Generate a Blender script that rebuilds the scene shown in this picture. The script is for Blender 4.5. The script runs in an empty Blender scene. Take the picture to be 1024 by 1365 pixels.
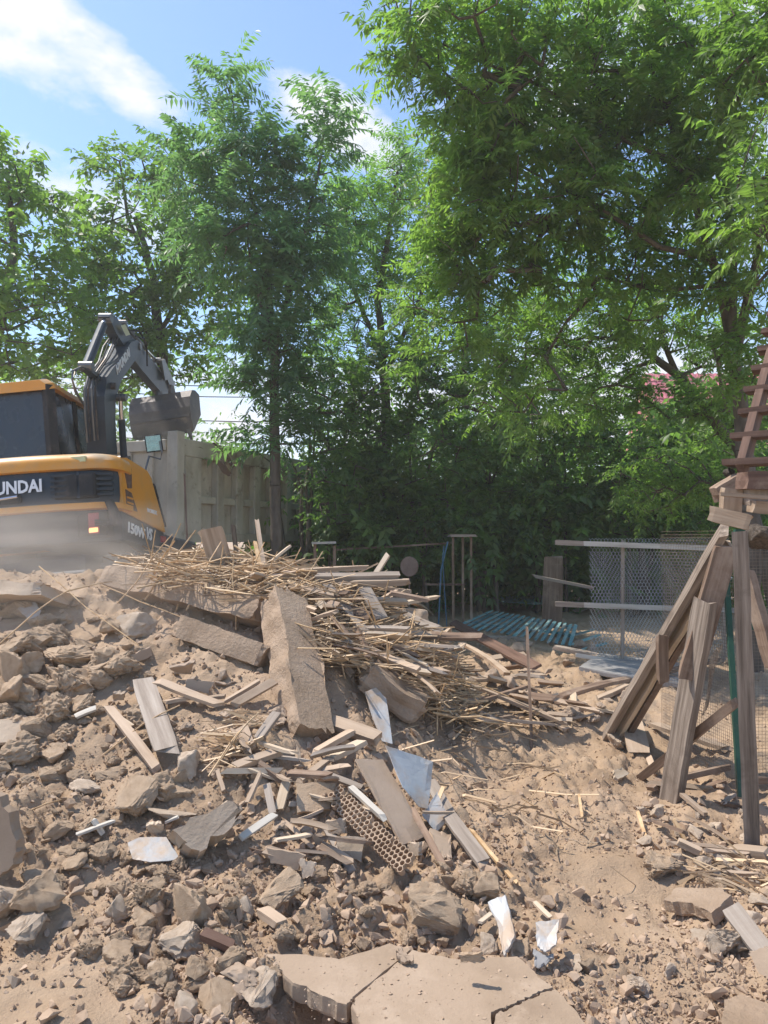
import bpy, math, random
import numpy as np
from mathutils import Matrix, Vector

S = bpy.context.scene
C = S.collection
R_ = math.radians
random.seed(7)
RNG = np.random.default_rng(11)

# ------------------------------------------------------------------ camera, sky, sun
CAM_Z, PITCH, F, CX, CY = 1.6, R_(1.9), 986.0, 512.0, 682.5
cd = bpy.data.cameras.new('camera')
cam = bpy.data.objects.new('camera', cd)
C.objects.link(cam)
cam.location = (0, 0, CAM_Z)
cam.rotation_euler = (math.pi / 2 + PITCH, 0, 0)
cd.sensor_fit = 'VERTICAL'; cd.sensor_height = 36.0; cd.lens = 26.0
cd.clip_start = 0.05; cd.clip_end = 3000
S.camera = cam

SUN_EL, SUN_AZ = R_(59), R_(-68)          # azimuth from +Y towards +X (negative: left)
sun_dir = Vector((math.sin(SUN_AZ) * math.cos(SUN_EL), math.cos(SUN_AZ) * math.cos(SUN_EL), math.sin(SUN_EL)))
sl = bpy.data.lights.new('sun', 'SUN'); sl.energy = 3.4; sl.angle = R_(0.53); sl.color = (1.0, 0.95, 0.87)
so = bpy.data.objects.new('sun', sl); C.objects.link(so)
so.rotation_euler = sun_dir.to_track_quat('Z', 'Y').to_euler()
so.location = (0, 0, 30)

world = bpy.data.worlds.new('World'); S.world = world; world.use_nodes = True


def build_world():
    nt = world.node_tree; N = nt.nodes; L = nt.links; N.clear()
    out = N.new('ShaderNodeOutputWorld'); bg = N.new('ShaderNodeBackground'); bg.inputs['Strength'].default_value = 0.15
    sky = N.new('ShaderNodeTexSky'); sky.sky_type = 'NISHITA'; sky.sun_disc = False
    sky.sun_elevation = SUN_EL; sky.sun_rotation = SUN_AZ
    sky.altitude = 300; sky.air_density = 1.0; sky.dust_density = 0.6; sky.ozone_density = 3.0
    tc = N.new('ShaderNodeTexCoord')

    def vm(op, a, b=None):
        n = N.new('ShaderNodeVectorMath'); n.operation = op
        L.new(a, n.inputs[0])
        if b is not None: n.inputs[1].default_value = b
        return n

    def ma(op, a, b=None, clamp=False):
        n = N.new('ShaderNodeMath'); n.operation = op; n.use_clamp = clamp
        for k, v in enumerate((a, b)):
            if v is None: continue
            if isinstance(v, (int, float)): n.inputs[k].default_value = v
            else: L.new(v, n.inputs[k])
        return n.outputs[0]
    # soft wispy warp of the direction
    nz = N.new('ShaderNodeTexNoise'); nz.inputs['Scale'].default_value = 5.0; nz.inputs['Detail'].default_value = 7; nz.inputs['Roughness'].default_value = 0.62
    mp = N.new('ShaderNodeMapping'); mp.inputs['Scale'].default_value = (1.0, 1.0, 2.2); mp.inputs['Rotation'].default_value = (0, R_(-28), 0)
    L.new(tc.outputs['Generated'], mp.inputs[0]); L.new(mp.outputs[0], nz.inputs['Vector'])
    nf = N.new('ShaderNodeTexNoise'); nf.inputs['Scale'].default_value = 16.0; nf.inputs['Detail'].default_value = 8; nf.inputs['Roughness'].default_value = 0.7
    L.new(mp.outputs[0], nf.inputs['Vector'])
    total = None
    # cloud banks, each an ellipse in direction space: centre, long axis, half sizes
    banks = [((110, 62), (0.88, -0.47), 0.17, 0.04, 0.9), ((-10, 20), (0.9, -0.43), 0.14, 0.06, 0.9), ((450, 160), (0.85, -0.5), 0.11, 0.042, 1.0), ((120, 270), (1, -0.3), 0.2, 0.05, 0.8), ((900, 60), (1, 0.1), 0.3, 0.1, 0.8),
             ((310, 560), (1, 0.05), 0.4, 0.11, 1.0), ((760, 560), (1, 0), 0.5, 0.13, 1.0), ((-500, 200), (1, 0.3), 0.3, 0.2, 0.8), ((1500, 200), (1, -0.3), 0.4, 0.2, 0.8)]
    for (px, py), (ax, ay), la, lb, amp in banks:
        d = Vector((0, math.cos(PITCH), math.sin(PITCH))) + Vector((1, 0, 0)) * ((px - CX) / F) - Vector((0, -math.sin(PITCH), math.cos(PITCH))) * ((py - CY) / F)
        d.normalize()
        r = Vector((d.y, -d.x, 0)).normalized(); u = r.cross(d)
        a = (r * ax + u * ay).normalized(); b = d.cross(a).normalized()
        sub = vm('SUBTRACT', tc.outputs['Generated'], tuple(d))
        da = vm('DOT_PRODUCT', sub.outputs[0], tuple(a / la)).outputs['Value']
        db = vm('DOT_PRODUCT', sub.outputs[0], tuple(b / lb)).outputs['Value']
        dc = vm('DOT_PRODUCT', sub.outputs[0], tuple(d * 2)).outputs['Value']
        e = ma('ADD', ma('ADD', ma('MULTIPLY', da, da), ma('MULTIPLY', db, db)), ma('MULTIPLY', dc, dc))
        m = ma('MULTIPLY', ma('SUBTRACT', 1.25, e), amp, True)
        total = m if total is None else ma('MAXIMUM', total, m)
    mix = ma('ADD', ma('MULTIPLY', nz.outputs[0], 2.3), ma('MULTIPLY', nf.outputs[0], 1.3))
    dens = ma('MULTIPLY', ma('SUBTRACT', ma('ADD', total, mix), 2.2), 1.3, True)
    dens = ma('MULTIPLY', ma('MULTIPLY', dens, ma('MULTIPLY', total, 2.5, True)), 0.97)
    cm = N.new('ShaderNodeMix'); cm.data_type = 'RGBA'
    L.new(dens, cm.inputs[0]); L.new(sky.outputs[0], cm.inputs[6]); cm.inputs[7].default_value = (4.0, 4.05, 4.3, 1)
    L.new(cm.outputs[2], bg.inputs['Color']); L.new(bg.outputs[0], out.inputs[0])


build_world()
S.view_settings.view_transform = 'Standard'; S.view_settings.look = 'None'
S.view_settings.exposure = 0.8; S.view_settings.gamma = 1.0; S.view_settings.use_curve_mapping = False
S.cycles.use_denoising = True
S.cycles.max_bounces = 6; S.cycles.transparent_max_bounces = 8; S.cycles.volume_bounces = 1
S.cycles.volume_step_rate = 2.0; S.cycles.volume_max_steps = 96

# ------------------------------------------------------------------ noise and terrain


def _h(ix, iy, s):
    n = (ix.astype(np.int64) * 374761393 + iy.astype(np.int64) * 668265263 + s * 1442695041) & 0xFFFFFFFF
    n = ((n ^ (n >> 13)) * 1274126177) & 0xFFFFFFFF
    n = (n ^ (n >> 16)) & 0xFFFFFFFF
    return n.astype(np.float64) / 4294967295.0


def vnoise(x, y, s=0):
    ix, iy = np.floor(x), np.floor(y)
    fx, fy = x - ix, y - iy
    u = fx * fx * fx * (fx * (fx * 6 - 15) + 10); v = fy * fy * fy * (fy * (fy * 6 - 15) + 10)
    a, b, c, d = _h(ix, iy, s), _h(ix + 1, iy, s), _h(ix, iy + 1, s), _h(ix + 1, iy + 1, s)
    return (a * (1 - u) + b * u) * (1 - v) + (c * (1 - u) + d * u) * v - 0.5


def worley(x, y, s=0):
    ix, iy = np.floor(x), np.floor(y)
    best = np.full(np.shape(x), 9.0)
    for dx in (-1, 0, 1):
        for dy in (-1, 0, 1):
            cx, cy = ix + dx, iy + dy
            px = cx + _h(cx, cy, s + 3); py = cy + _h(cx, cy, s + 7)
            best = np.minimum(best, (px - x) ** 2 + (py - y) ** 2)
    return np.sqrt(best)


def lumps(x, y, s=0):
    """irregular clods: each cell has its own height, squared-off top"""
    ix, iy = np.floor(x), np.floor(y); best = np.zeros(np.shape(x))
    for dx in (-1, 0, 1):
        for dy in (-1, 0, 1):
            cx, cy = ix + dx, iy + dy
            px = cx + _h(cx, cy, s + 3); py = cy + _h(cx, cy, s + 7); hh = _h(cx, cy, s + 11) ** 1.5
            a = _h(cx, cy, s + 13) * 3.14; ux, uy = x - px, y - py
            u = np.abs(ux * np.cos(a) + uy * np.sin(a)) * 1.5; v = np.abs(uy * np.cos(a) - ux * np.sin(a)) * 2.1
            best = np.maximum(best, hh * np.clip((1 - (u ** 3 + v ** 3) ** .333) * 2.2, 0, 1))
    return best


def sm(t):
    t = np.clip(t, 0, 1)
    return t * t * (3 - 2 * t)


CRX = [-30, -8, -5, -3.4, -2.2, -1.2, -0.4, 0.25, 0.8, 1.6, 2.6]
CRZ = [0.2, 1.1, 1.2, 1.2, 1.22, 1.15, 0.98, 0.66, 0.36, 0.12, 0.0]
YFX = [-3, -1.4, -0.6, 0.0, 0.5, 1.2, 2.5]
YFY = [2.9, 2.9, 3.0, 3.6, 4.5, 5.4, 6.0]


def base_h(X, Y):
    hc = np.interp(X, CRX, CRZ)
    yf = np.interp(X, YFX, YFY); yc = 6.5 + 0.15 * np.sin(X * 1.3)
    t = (Y - yf) / np.maximum(yc - yf, 0.3)
    front = hc * (0.72 * np.clip(t, 0, 1) + 0.28 * sm(t))
    bl = 0.42 * sm((-0.6 - X) / 2.0) * sm((26 - Y) / 10)
    back = bl + (hc - bl) * (1 - sm((Y - yc) / 1.7))
    z = np.where(Y < yc, front, np.where(hc > bl, back, bl * 1.0))
    # hollow beside the foreground slab
    z = z - 0.16 * np.exp(-(((X + 0.22) / 0.22) ** 2 + ((Y - 2.46) / 0.16) ** 2))
    # low back bank on the right and small swells
    z = z + 0.05 * np.exp(-(((X - 2.2) / 0.9) ** 2 + ((Y - 8.0) / 1.2) ** 2))
    return z


def height(X, Y):
    X = np.asarray(X, float); Y = np.asarray(Y, float)
    z = base_h(X, Y)
    fade = np.clip(1 - (Y - 12) / 20, 0.15, 1) * np.clip(1 - (np.abs(X) - 9) / 20, 0.15, 1)
    z = z + fade * (0.13 * vnoise(X * 1.1, Y * 1.1, 1) + 0.08 * vnoise(X * 2.7, Y * 2.7, 2) + 0.045 * vnoise(X * 6.5, Y * 6.5, 3))
    # smooth trodden earth: lower left and the hard patches on the right
    flat = np.maximum.reduce([sm((3.05 - Y) / 0.5) * sm((-0.62 - X) / 0.3),
                              np.exp(-(((X - 1.15) / 0.42) ** 2 + ((Y - 3.6) / 0.33) ** 2) ** 2),
                              np.exp(-(((X - 1.0) / 0.3) ** 2 + ((Y - 3.15) / 0.15) ** 2) ** 2)])
    k = fade * (1 - 0.9 * flat)
    wx = 0.5 * vnoise(X * 9, Y * 9, 5); wy = 0.5 * vnoise(X * 9, Y * 9, 15)
    w1 = lumps(X * 5.5 + wx, Y * 5.5 + wy, 10)
    w2 = lumps(X * 13 + 1.6 * wx, Y * 13 + 1.6 * wy, 20)
    w3 = lumps(X * 29 + 3 * wx, Y * 29 + 3 * wy, 30)
    msk = 0.25 + sm(vnoise(X * 1.7, Y * 1.7, 44) * 2 + 0.6)
    z = z + k * msk * (0.05 * w1 + 0.032 * w2 + 0.018 * w3) + k * (0.02 * vnoise(X * 14, Y * 14, 12) + 0.013 * vnoise(X * 30, Y * 30, 13) + 0.01 * vnoise(X * 60, Y * 60, 9))
    return z


FWD = np.array([0, math.cos(PITCH), math.sin(PITCH)]); UPV = np.array([0, -math.sin(PITCH), math.cos(PITCH)])


def ray(px, py):
    return FWD + np.array([1, 0, 0]) * (px - CX) / F - UPV * (py - CY) / F


_T = np.geomspace(1.6, 60, 900)


def at(px, py, h=0.0):
    """point where the sight line of a photo pixel meets the ground raised by h"""
    d = ray(px, py)
    P = np.array([0, 0, CAM_Z])[None] + _T[:, None] * d[None]
    g = P[:, 2] - height(P[:, 0], P[:, 1]) - h
    k = int(np.argmax(g < 0))
    if k == 0 or (P[k, 1] > 8.6 and px < 640 and py < 800):   # the line clears the heap: take the crest it passes closest over
        w = np.where((P[:, 1] > 5.4) & (P[:, 1] < 7.0), g, 99); j = int(np.argmin(w))
        if w[j] < .9 or k == 0: return Vector(P[j])
    a, b = g[k - 1], g[k]
    t = _T[k - 1] + (_T[k] - _T[k - 1]) * (a / (a - b) if a != b else 0)
    return Vector((0, 0, CAM_Z)) + Vector(d) * float(t)


def dep(px, py, Y):
    """point on the sight line of a photo pixel at ground distance Y"""
    d = ray(px, py)
    return Vector((0, 0, CAM_Z)) + Vector(d) * (Y / d[1])


# ------------------------------------------------------------------ materials
def newmat(name):
    m = bpy.data.materials.new(name); m.use_nodes = True
    nt = m.node_tree; nt.nodes.clear()
    return m, nt.nodes, nt.links


def material(name, cols, scale=4.0, stretch=(1, 1, 1), rough=0.85, bump=0.3, bscale=None, bdist=0.01, metal=0.0, spots=None, rand=0.15, detail=8, coord='Object', spec=0.3, dust=None):
    """noise-driven colour between cols, relief, optional stain colour and dust on upward faces"""
    m, N, L = newmat(name)
    out = N.new('ShaderNodeOutputMaterial'); bs = N.new('ShaderNodeBsdfPrincipled'); L.new(bs.outputs[0], out.inputs[0])
    tc = N.new('ShaderNodeTexCoord'); oi = N.new('ShaderNodeObjectInfo')
    mp = N.new('ShaderNodeMapping'); mp.inputs['Scale'].default_value = stretch
    ad = N.new('ShaderNodeVectorMath'); ad.operation = 'MULTIPLY_ADD'
    L.new(oi.outputs['Random'], ad.inputs[0]); ad.inputs[1].default_value = (17, 31, 23)
    L.new(tc.outputs[coord], ad.inputs[2]); L.new(ad.outputs[0], mp.inputs[0])
    nz = N.new('ShaderNodeTexNoise'); nz.inputs['Scale'].default_value = scale; nz.inputs['Detail'].default_value = detail; nz.inputs['Roughness'].default_value = 0.62
    L.new(mp.outputs[0], nz.inputs['Vector'])
    cr = N.new('ShaderNodeValToRGB'); el = cr.color_ramp.elements
    n = len(cols)
    el[0].position = 0.3; el[0].color = (*cols[0], 1); el[1].position = 0.7; el[1].color = (*cols[-1], 1)
    for k in range(1, n - 1):
        e = el.new(0.3 + 0.4 * k / (n - 1)); e.color = (*cols[k], 1)
    L.new(nz.outputs[0], cr.inputs[0])
    col = cr.outputs[0]
    if spots:
        sc_, lo, hi, c = spots
        n2 = N.new('ShaderNodeTexNoise'); n2.inputs['Scale'].default_value = sc_; n2.inputs['Detail'].default_value = 6; n2.inputs['Roughness'].default_value = 0.7
        L.new(ad.outputs[0], n2.inputs['Vector'])
        mr = N.new('ShaderNodeMapRange'); mr.inputs[1].default_value = lo; mr.inputs[2].default_value = hi; L.new(n2.outputs[0], mr.inputs[0])
        mx = N.new('ShaderNodeMix'); mx.data_type = 'RGBA'; L.new(mr.outputs[0], mx.inputs[0]); L.new(col, mx.inputs[6]); mx.inputs[7].default_value = (*c, 1)
        col = mx.outputs[2]
    if dust:
        amt, c = dust
        ge = N.new('ShaderNodeNewGeometry'); sx = N.new('ShaderNodeSeparateXYZ'); L.new(ge.outputs['Normal'], sx.inputs[0])
        n3 = N.new('ShaderNodeTexNoise'); n3.inputs['Scale'].default_value = 3.5; n3.inputs['Detail'].default_value = 7; L.new(ad.outputs[0], n3.inputs['Vector'])
        a1 = N.new('ShaderNodeMath'); a1.operation = 'MULTIPLY_ADD'; L.new(sx.outputs[2], a1.inputs[0]); a1.inputs[1].default_value = 0.55; L.new(n3.outputs[0], a1.inputs[2])
        mr = N.new('ShaderNodeMapRange'); mr.inputs[1].default_value = 0.95 - amt; mr.inputs[2].default_value = 1.3 - amt * 0.8; L.new(a1.outputs[0], mr.inputs[0])
        mx = N.new('ShaderNodeMix'); mx.data_type = 'RGBA'; L.new(mr.outputs[0], mx.inputs[0]); L.new(col, mx.inputs[6]); mx.inputs[7].default_value = (*c, 1)
        col = mx.outputs[2]
    if rand:
        hv = N.new('ShaderNodeHueSaturation')
        mr = N.new('ShaderNodeMapRange'); mr.inputs[3].default_value = 1 - rand; mr.inputs[4].default_value = 1 + rand; L.new(oi.outputs['Random'], mr.inputs[0])
        L.new(mr.outputs[0], hv.inputs['Value']); L.new(col, hv.inputs['Color']); col = hv.outputs[0]
    L.new(col, bs.inputs['Base Color'])
    bs.inputs['Roughness'].default_value = rough; bs.inputs['Metallic'].default_value = metal; bs.inputs['Specular IOR Level'].default_value = spec
    if bump:
        nb = N.new('ShaderNodeTexNoise'); nb.inputs['Scale'].default_value = bscale or scale * 6; nb.inputs['Detail'].default_value = 8; nb.inputs['Roughness'].default_value = 0.7
        L.new(mp.outputs[0], nb.inputs['Vector'])
        bp = N.new('ShaderNodeBump'); bp.inputs['Strength'].default_value = bump; bp.inputs['Distance'].default_value = bdist
        L.new(nb.outputs[0], bp.inputs['Height']); L.new(bp.outputs[0], bs.inputs['Normal'])
    return m


DUST = (0.46, 0.34, 0.24)
M = {}
M['slab_clay'] = material('trodden_clay', [(0.25, 0.175, 0.115), (0.335, 0.24, 0.162), (0.39, 0.285, 0.2)], 1.7, bump=0.7, bscale=42, bdist=0.006, rand=0.03, spots=(5, 0.5, 0.7, (0.42, 0.31, 0.22)), detail=12)
M['earth'] = material('dry_earth', [(0.285, 0.19, 0.117), (0.395, 0.273, 0.173), (0.455, 0.325, 0.216)], 1.6, bump=1.0, bscale=60, bdist=0.012, rand=0, spots=(0.9, 0.52, 0.72, (0.43, 0.305, 0.208)), detail=12)
M['clod'] = material('clod_earth', [(0.385, 0.267, 0.172), (0.475, 0.34, 0.226), (0.54, 0.4, 0.275)], 3.0, bump=0.8, bscale=24, bdist=0.015, rand=0.1, spec=.1)
M['crumb'] = material('crumb_earth', [(0.29, 0.196, 0.127), (0.41, 0.288, 0.194), (0.5, 0.364, 0.257)], 3.0, bump=0.6, bscale=80, bdist=0.006, rand=0)
M['stone'] = material('grey_stone', [(0.38, 0.28, 0.195), (0.47, 0.36, 0.26), (0.54, 0.43, 0.325)], 3.0, bump=0.6, bscale=26, bdist=0.015, rand=0.12)
M['plaster'] = material('clay_plaster', [(0.3, 0.215, 0.148), (0.37, 0.27, 0.19), (0.43, 0.32, 0.235)], 2.2, bump=0.35, bscale=30, bdist=0.008, rand=0.08, spots=(7, 0.6, 0.7, (0.33, 0.25, 0.19)))
M['adobe'] = material('mud_adobe', [(0.3, 0.205, 0.13), (0.39, 0.275, 0.185), (0.46, 0.335, 0.235)], 4, bump=1.0, bscale=35, bdist=0.02, rand=0.08)
M['wood'] = material('dusty_wood', [(0.22, 0.145, 0.09), (0.36, 0.26, 0.18), (0.48, 0.365, 0.265)], 5, (0.25, 4, 4), spots=(3, .5, .75, DUST), bump=0.6, bscale=14, bdist=0.004, rand=0.22, dust=(0.12, DUST))
M['wood_dark'] = material('old_brown_wood', [(0.10, 0.062, 0.04), (0.2, 0.13, 0.088), (0.31, 0.215, 0.15)], 5, (0.3, 5, 5), bump=0.7, bscale=16, bdist=0.004, rand=0.2, spots=(2.5, 0.5, 0.75, (0.36, 0.27, 0.2)))
M['wood_grey'] = material('grey_weathered_wood', [(0.22, 0.17, 0.13), (0.33, 0.265, 0.21), (0.42, 0.35, 0.285)], 5, (0.3, 5, 5), bump=0.6, bscale=16, bdist=0.004, rand=0.15)
M['wood_red'] = material('red_brown_wood', [(0.08, 0.045, 0.032), (0.14, 0.08, 0.056), (0.2, 0.125, 0.09)], 4, (0.3, 5, 5), bump=0.6, bdist=0.004, rand=0.1, spots=(3, 0.6, 0.8, (0.33, 0.24, 0.17)))
M['wood_pale'] = material('fresh_split_wood', [(0.42, 0.31, 0.205), (0.53, 0.41, 0.29), (0.6, 0.49, 0.37)], 5, (0.3, 5, 5), bump=0.4, bdist=0.003, rand=0.12)
M['wood_white'] = material('white_painted_wood', [(0.36, 0.31, 0.25), (0.5, 0.45, 0.38), (0.58, 0.53, 0.46)], 4, (0.4, 4, 4), bump=0.3, bdist=0.003, rand=0.08)
M['wood_prop'] = material('brown_prop_wood', [(0.085, 0.062, 0.046), (0.22, 0.168, 0.128), (0.36, 0.29, 0.23)], 6, (0.25, 6, 6), bump=0.7, bscale=16, bdist=0.004, rand=0.12, spots=(2.5, 0.55, 0.75, (0.1, 0.07, 0.05)))
M['straw'] = material('dry_reed', [(0.36, 0.21, 0.10), (0.55, 0.36, 0.19), (0.68, 0.49, 0.29)], 9, bump=0, rough=0.6, rand=0.2)
M['tin'] = material('dusty_tin', [(0.38, 0.4, 0.4), (0.48, 0.49, 0.49), (0.42, 0.38, 0.34)], 2.5, rough=0.6, metal=0.08, bump=0.35, bscale=9, bdist=0.012, rand=0.08, spots=(4, 0.46, 0.66, DUST))
M['white_tin'] = material('white_enamel_sheet', [(0.36, 0.355, 0.34), (0.46, 0.45, 0.435), (0.42, 0.37, 0.31)], 3, rough=0.45, bump=0.3, bscale=11, bdist=0.01, rand=0.06, spots=(6, 0.44, 0.62, DUST))
M['steel'] = material('grey_steel', [(0.13, 0.13, 0.13), (0.2, 0.2, 0.2)], 6, rough=0.45, metal=0.7, bump=0.2, rand=0.05, dust=(0.1, DUST))
M['wire'] = material('galvanised_wire', [(0.34, 0.33, 0.32), (0.54, 0.53, 0.52)], 9, rough=0.6, metal=0.2, bump=0, rand=0)
M['rust_wire'] = material('rusty_wire', [(0.13, 0.08, 0.05), (0.28, 0.22, 0.17)], 9, rough=0.7, metal=0.2, bump=0, rand=0)
M['green_paint'] = material('dark_green_paint', [(0.015, 0.06, 0.04), (0.03, 0.1, 0.065)], 5, rough=0.5, bump=0.2, rand=0.05, spots=(6, 0.6, 0.72, (0.15, 0.13, 0.1)))
M['teal'] = material('faded_teal_paint', [(0.09, 0.22, 0.24), (0.17, 0.34, 0.34), (0.36, 0.42, 0.38)], 6, rough=0.7, bump=0.3, rand=0.25, spots=(5, 0.5, 0.7, (0.36, 0.31, 0.26)))
M['blue'] = material('blue_pipe_paint', [(0.04, 0.11, 0.17), (0.07, 0.16, 0.24)], 5, rough=0.5, bump=0, rand=0.05)
M['concrete'] = material('pale_concrete', [(0.22, 0.2, 0.185), (0.3, 0.28, 0.26), (0.36, 0.34, 0.32)], 3, bump=0.4, bdist=0.006, rand=0.06)
M['yellow'] = material('dusty_yellow_paint', [(0.66, 0.27, 0.025), (0.72, 0.31, 0.035)], 2.0, rough=0.42, bump=0.05, rand=0.0, spots=(2.2, 0.48, 0.78, (0.52, 0.3, 0.12)), dust=(0.16, (0.5, 0.36, 0.22)), spec=0.5)
M['navy'] = material('dusty_navy_paint', [(0.022, 0.032, 0.045), (0.04, 0.052, 0.068)], 2.0, rough=0.45, bump=0.05, rand=0, spots=(2.5, 0.55, 0.85, (0.12, 0.1, 0.085)), dust=(0.03, (0.25, 0.21, 0.17)))
M['black'] = material('black_rubber', [(0.015, 0.015, 0.016), (0.035, 0.033, 0.032)], 4, rough=0.75, bump=0.2, rand=0, spots=(3, 0.5, 0.8, (0.15, 0.12, 0.1)))
M['chrome'] = material('polished_rod', [(0.5, 0.5, 0.52), (0.6, 0.6, 0.62)], 3, rough=0.25, metal=0.9, bump=0, rand=0)
M['bucket'] = material('worn_bucket_steel', [(0.035, 0.03, 0.03), (0.07, 0.06, 0.058), (0.12, 0.095, 0.08)], 2.5, rough=0.55, metal=0.4, bump=0.3, bdist=0.005, rand=0, spots=(2.2, 0.6, 0.8, (0.3, 0.22, 0.16)))
M['truck'] = material('mud_caked_truck_paint', [(0.34, 0.285, 0.215), (0.48, 0.42, 0.33), (0.58, 0.52, 0.42)], 2.6, (1, 1, 0.45), rough=0.8, bump=0.3, bscale=12, bdist=0.006, rand=0.03, spots=(3.4, 0.57, 0.74, (0.2, 0.145, 0.1)), dust=(.08, DUST))
M['letter'] = material('white_lettering', [(0.75, 0.75, 0.75), (0.8, 0.8, 0.8)], 2, rough=0.5, bump=0, rand=0)
M['bark'] = material('brown_bark', [(0.05, 0.038, 0.028), (0.11, 0.085, 0.065), (0.17, 0.135, 0.105)], 7, (1, 1, 0.3), bump=0.9, bscale=20, bdist=0.015, rand=0.15)
M['roof'] = material('pink_red_roof_tile', [(0.5, 0.14, 0.16), (0.6, 0.2, 0.22)], 3, rough=0.7, bump=0.2, rand=0.08)
M['wall'] = material('white_house_wall', [(0.66, 0.65, 0.62), (0.74, 0.73, 0.7)], 1.5, bump=0.1, rand=0)
M['cloth'] = material('dusty_cloth', [(0.2, 0.13, 0.1), (0.3, 0.22, 0.18)], 6, bump=0.4, rand=0.1)
M['sticker'] = material('pale_yellow_sticker', [(0.62, 0.55, 0.22), (0.55, 0.55, 0.35)], 20, rough=0.5, bump=0, rand=0)


def glass_mat(name, col, alpha_mix=0.0):
    m, N, L = newmat(name)
    out = N.new('ShaderNodeOutputMaterial'); bs = N.new('ShaderNodeBsdfPrincipled')
    bs.inputs['Base Color'].default_value = (*col, 1); bs.inputs['Roughness'].default_value = 0.12; bs.inputs['Specular IOR Level'].default_value = 0.6
    nz = N.new('ShaderNodeTexNoise'); nz.inputs['Scale'].default_value = 4; nz.inputs['Detail'].default_value = 6
    mr = N.new('ShaderNodeMapRange'); mr.inputs[3].default_value = 0.05; mr.inputs[4].default_value = 0.5; L.new(nz.outputs[0], mr.inputs[0]); L.new(mr.outputs[0], bs.inputs['Roughness'])
    if alpha_mix:
        tr = N.new('ShaderNodeBsdfTransparent'); tr.inputs[0].default_value = (0.55, 0.62, 0.58, 1); mx = N.new('ShaderNodeMixShader'); mx.inputs[0].default_value = alpha_mix
        L.new(bs.outputs[0], mx.inputs[1]); L.new(tr.outputs[0], mx.inputs[2]); L.new(mx.outputs[0], out.inputs[0])
    else:
        L.new(bs.outputs[0], out.inputs[0])
    return m


M['glass_dark'] = glass_mat('dark_window_glass', (0.02, 0.024, 0.028))
M['glass_green'] = glass_mat('clear_window_glass', (0.05, 0.09, 0.07), 0.35)
M['mirror'] = glass_mat('mirror_glass', (0.25, 0.32, 0.28)); M['mirror'].node_tree.nodes['Principled BSDF'].inputs['Metallic'].default_value = 0.8
m, N, L = newmat('red_lamp_lens'); out = N.new('ShaderNodeOutputMaterial'); bs = N.new('ShaderNodeBsdfPrincipled')
bs.inputs['Base Color'].default_value = (0.35, 0.02, 0.03, 1); bs.inputs['Roughness'].default_value = 0.3; L.new(bs.outputs[0], out.inputs[0]); M['red_lens'] = m
m, N, L = newmat('lit_lamp_bulb'); out = N.new('ShaderNodeOutputMaterial'); em = N.new('ShaderNodeEmission')
em.inputs[0].default_value = (1.0, 0.45, 0.18, 1); em.inputs[1].default_value = 1.6; L.new(em.outputs[0], out.inputs[0]); M['lamp_on'] = m


def leaf_mat(name, c0, c1, c2, gloss=0.6):
    """leaf: tone attribute picks the leaf's own green; light passes through"""
    m, N, L = newmat(name)
    out = N.new('ShaderNodeOutputMaterial')
    at_ = N.new('ShaderNodeAttribute'); at_.attribute_name = 'tone'
    cr = N.new('ShaderNodeValToRGB'); e = cr.color_ramp.elements
    e[0].position = 0.0; e[0].color = (*c0, 1); e[1].position = 1.0; e[1].color = (*c2, 1)
    k = e.new(0.5); k.color = (*c1, 1)
    L.new(at_.outputs['Fac'], cr.inputs[0])
    bs = N.new('ShaderNodeBsdfPrincipled'); bs.inputs['Roughness'].default_value = 0.46; bs.inputs['Specular IOR Level'].default_value = gloss
    L.new(cr.outputs[0], bs.inputs['Base Color'])
    tr = N.new('ShaderNodeBsdfTranslucent')
    mul = N.new('ShaderNodeMix'); mul.data_type = 'RGBA'; mul.blend_type = 'MULTIPLY'; mul.inputs[0].default_value = 1
    L.new(cr.outputs[0], mul.inputs[6]); mul.inputs[7].default_value = (2.15, 2.65, 1.3, 1); mul.clamp_result = False
    L.new(mul.outputs[2], tr.inputs[0])
    mx = N.new('ShaderNodeMixShader'); mx.inputs[0].default_value = 0.55
    L.new(bs.outputs[0], mx.inputs[1]); L.new(tr.outputs[0], mx.inputs[2]); L.new(mx.outputs[0], out.inputs[0])
    return m


M['leaf'] = leaf_mat('green_leaf', (0.068, 0.105, 0.034), (0.112, 0.165, 0.046), (0.165, 0.228, 0.06))
M['leaf_dark'] = leaf_mat('deep_green_leaf', (0.055, 0.092, 0.034), (0.09, 0.142, 0.044), (0.135, 0.198, 0.058))
M['leaf_cool'] = leaf_mat('blue_green_leaf', (0.068, 0.112, 0.064), (0.098, 0.155, 0.08), (0.135, 0.205, 0.1), 0.5)
M['leaf_light'] = leaf_mat('light_green_leaf', (0.08, 0.135, 0.045), (0.115, 0.18, 0.055), (0.16, 0.235, 0.07))

# ------------------------------------------------------------------ object helpers
WM = {}


def link(o, label=None, cat=None, group=None, kind=None):
    C.objects.link(o)
    if label: o['label'] = label
    if cat: o['category'] = cat
    if group: o['group'] = group
    if kind or label: o['kind'] = kind or 'thing'
    return o


def empty(name, loc, label, cat, group=None):
    o = bpy.data.objects.new(name, None); o.location = loc; o.empty_display_size = 0.1
    link(o, label, cat, group); WM[o.name] = Matrix.Translation(loc)
    return o


def meshdata(name, V, Fc, mat, smooth=False):
    me = bpy.data.meshes.new(name); me.from_pydata([tuple(v) for v in V], [], Fc); me.materials.append(mat)
    if smooth: me.shade_smooth()
    return me


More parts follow.
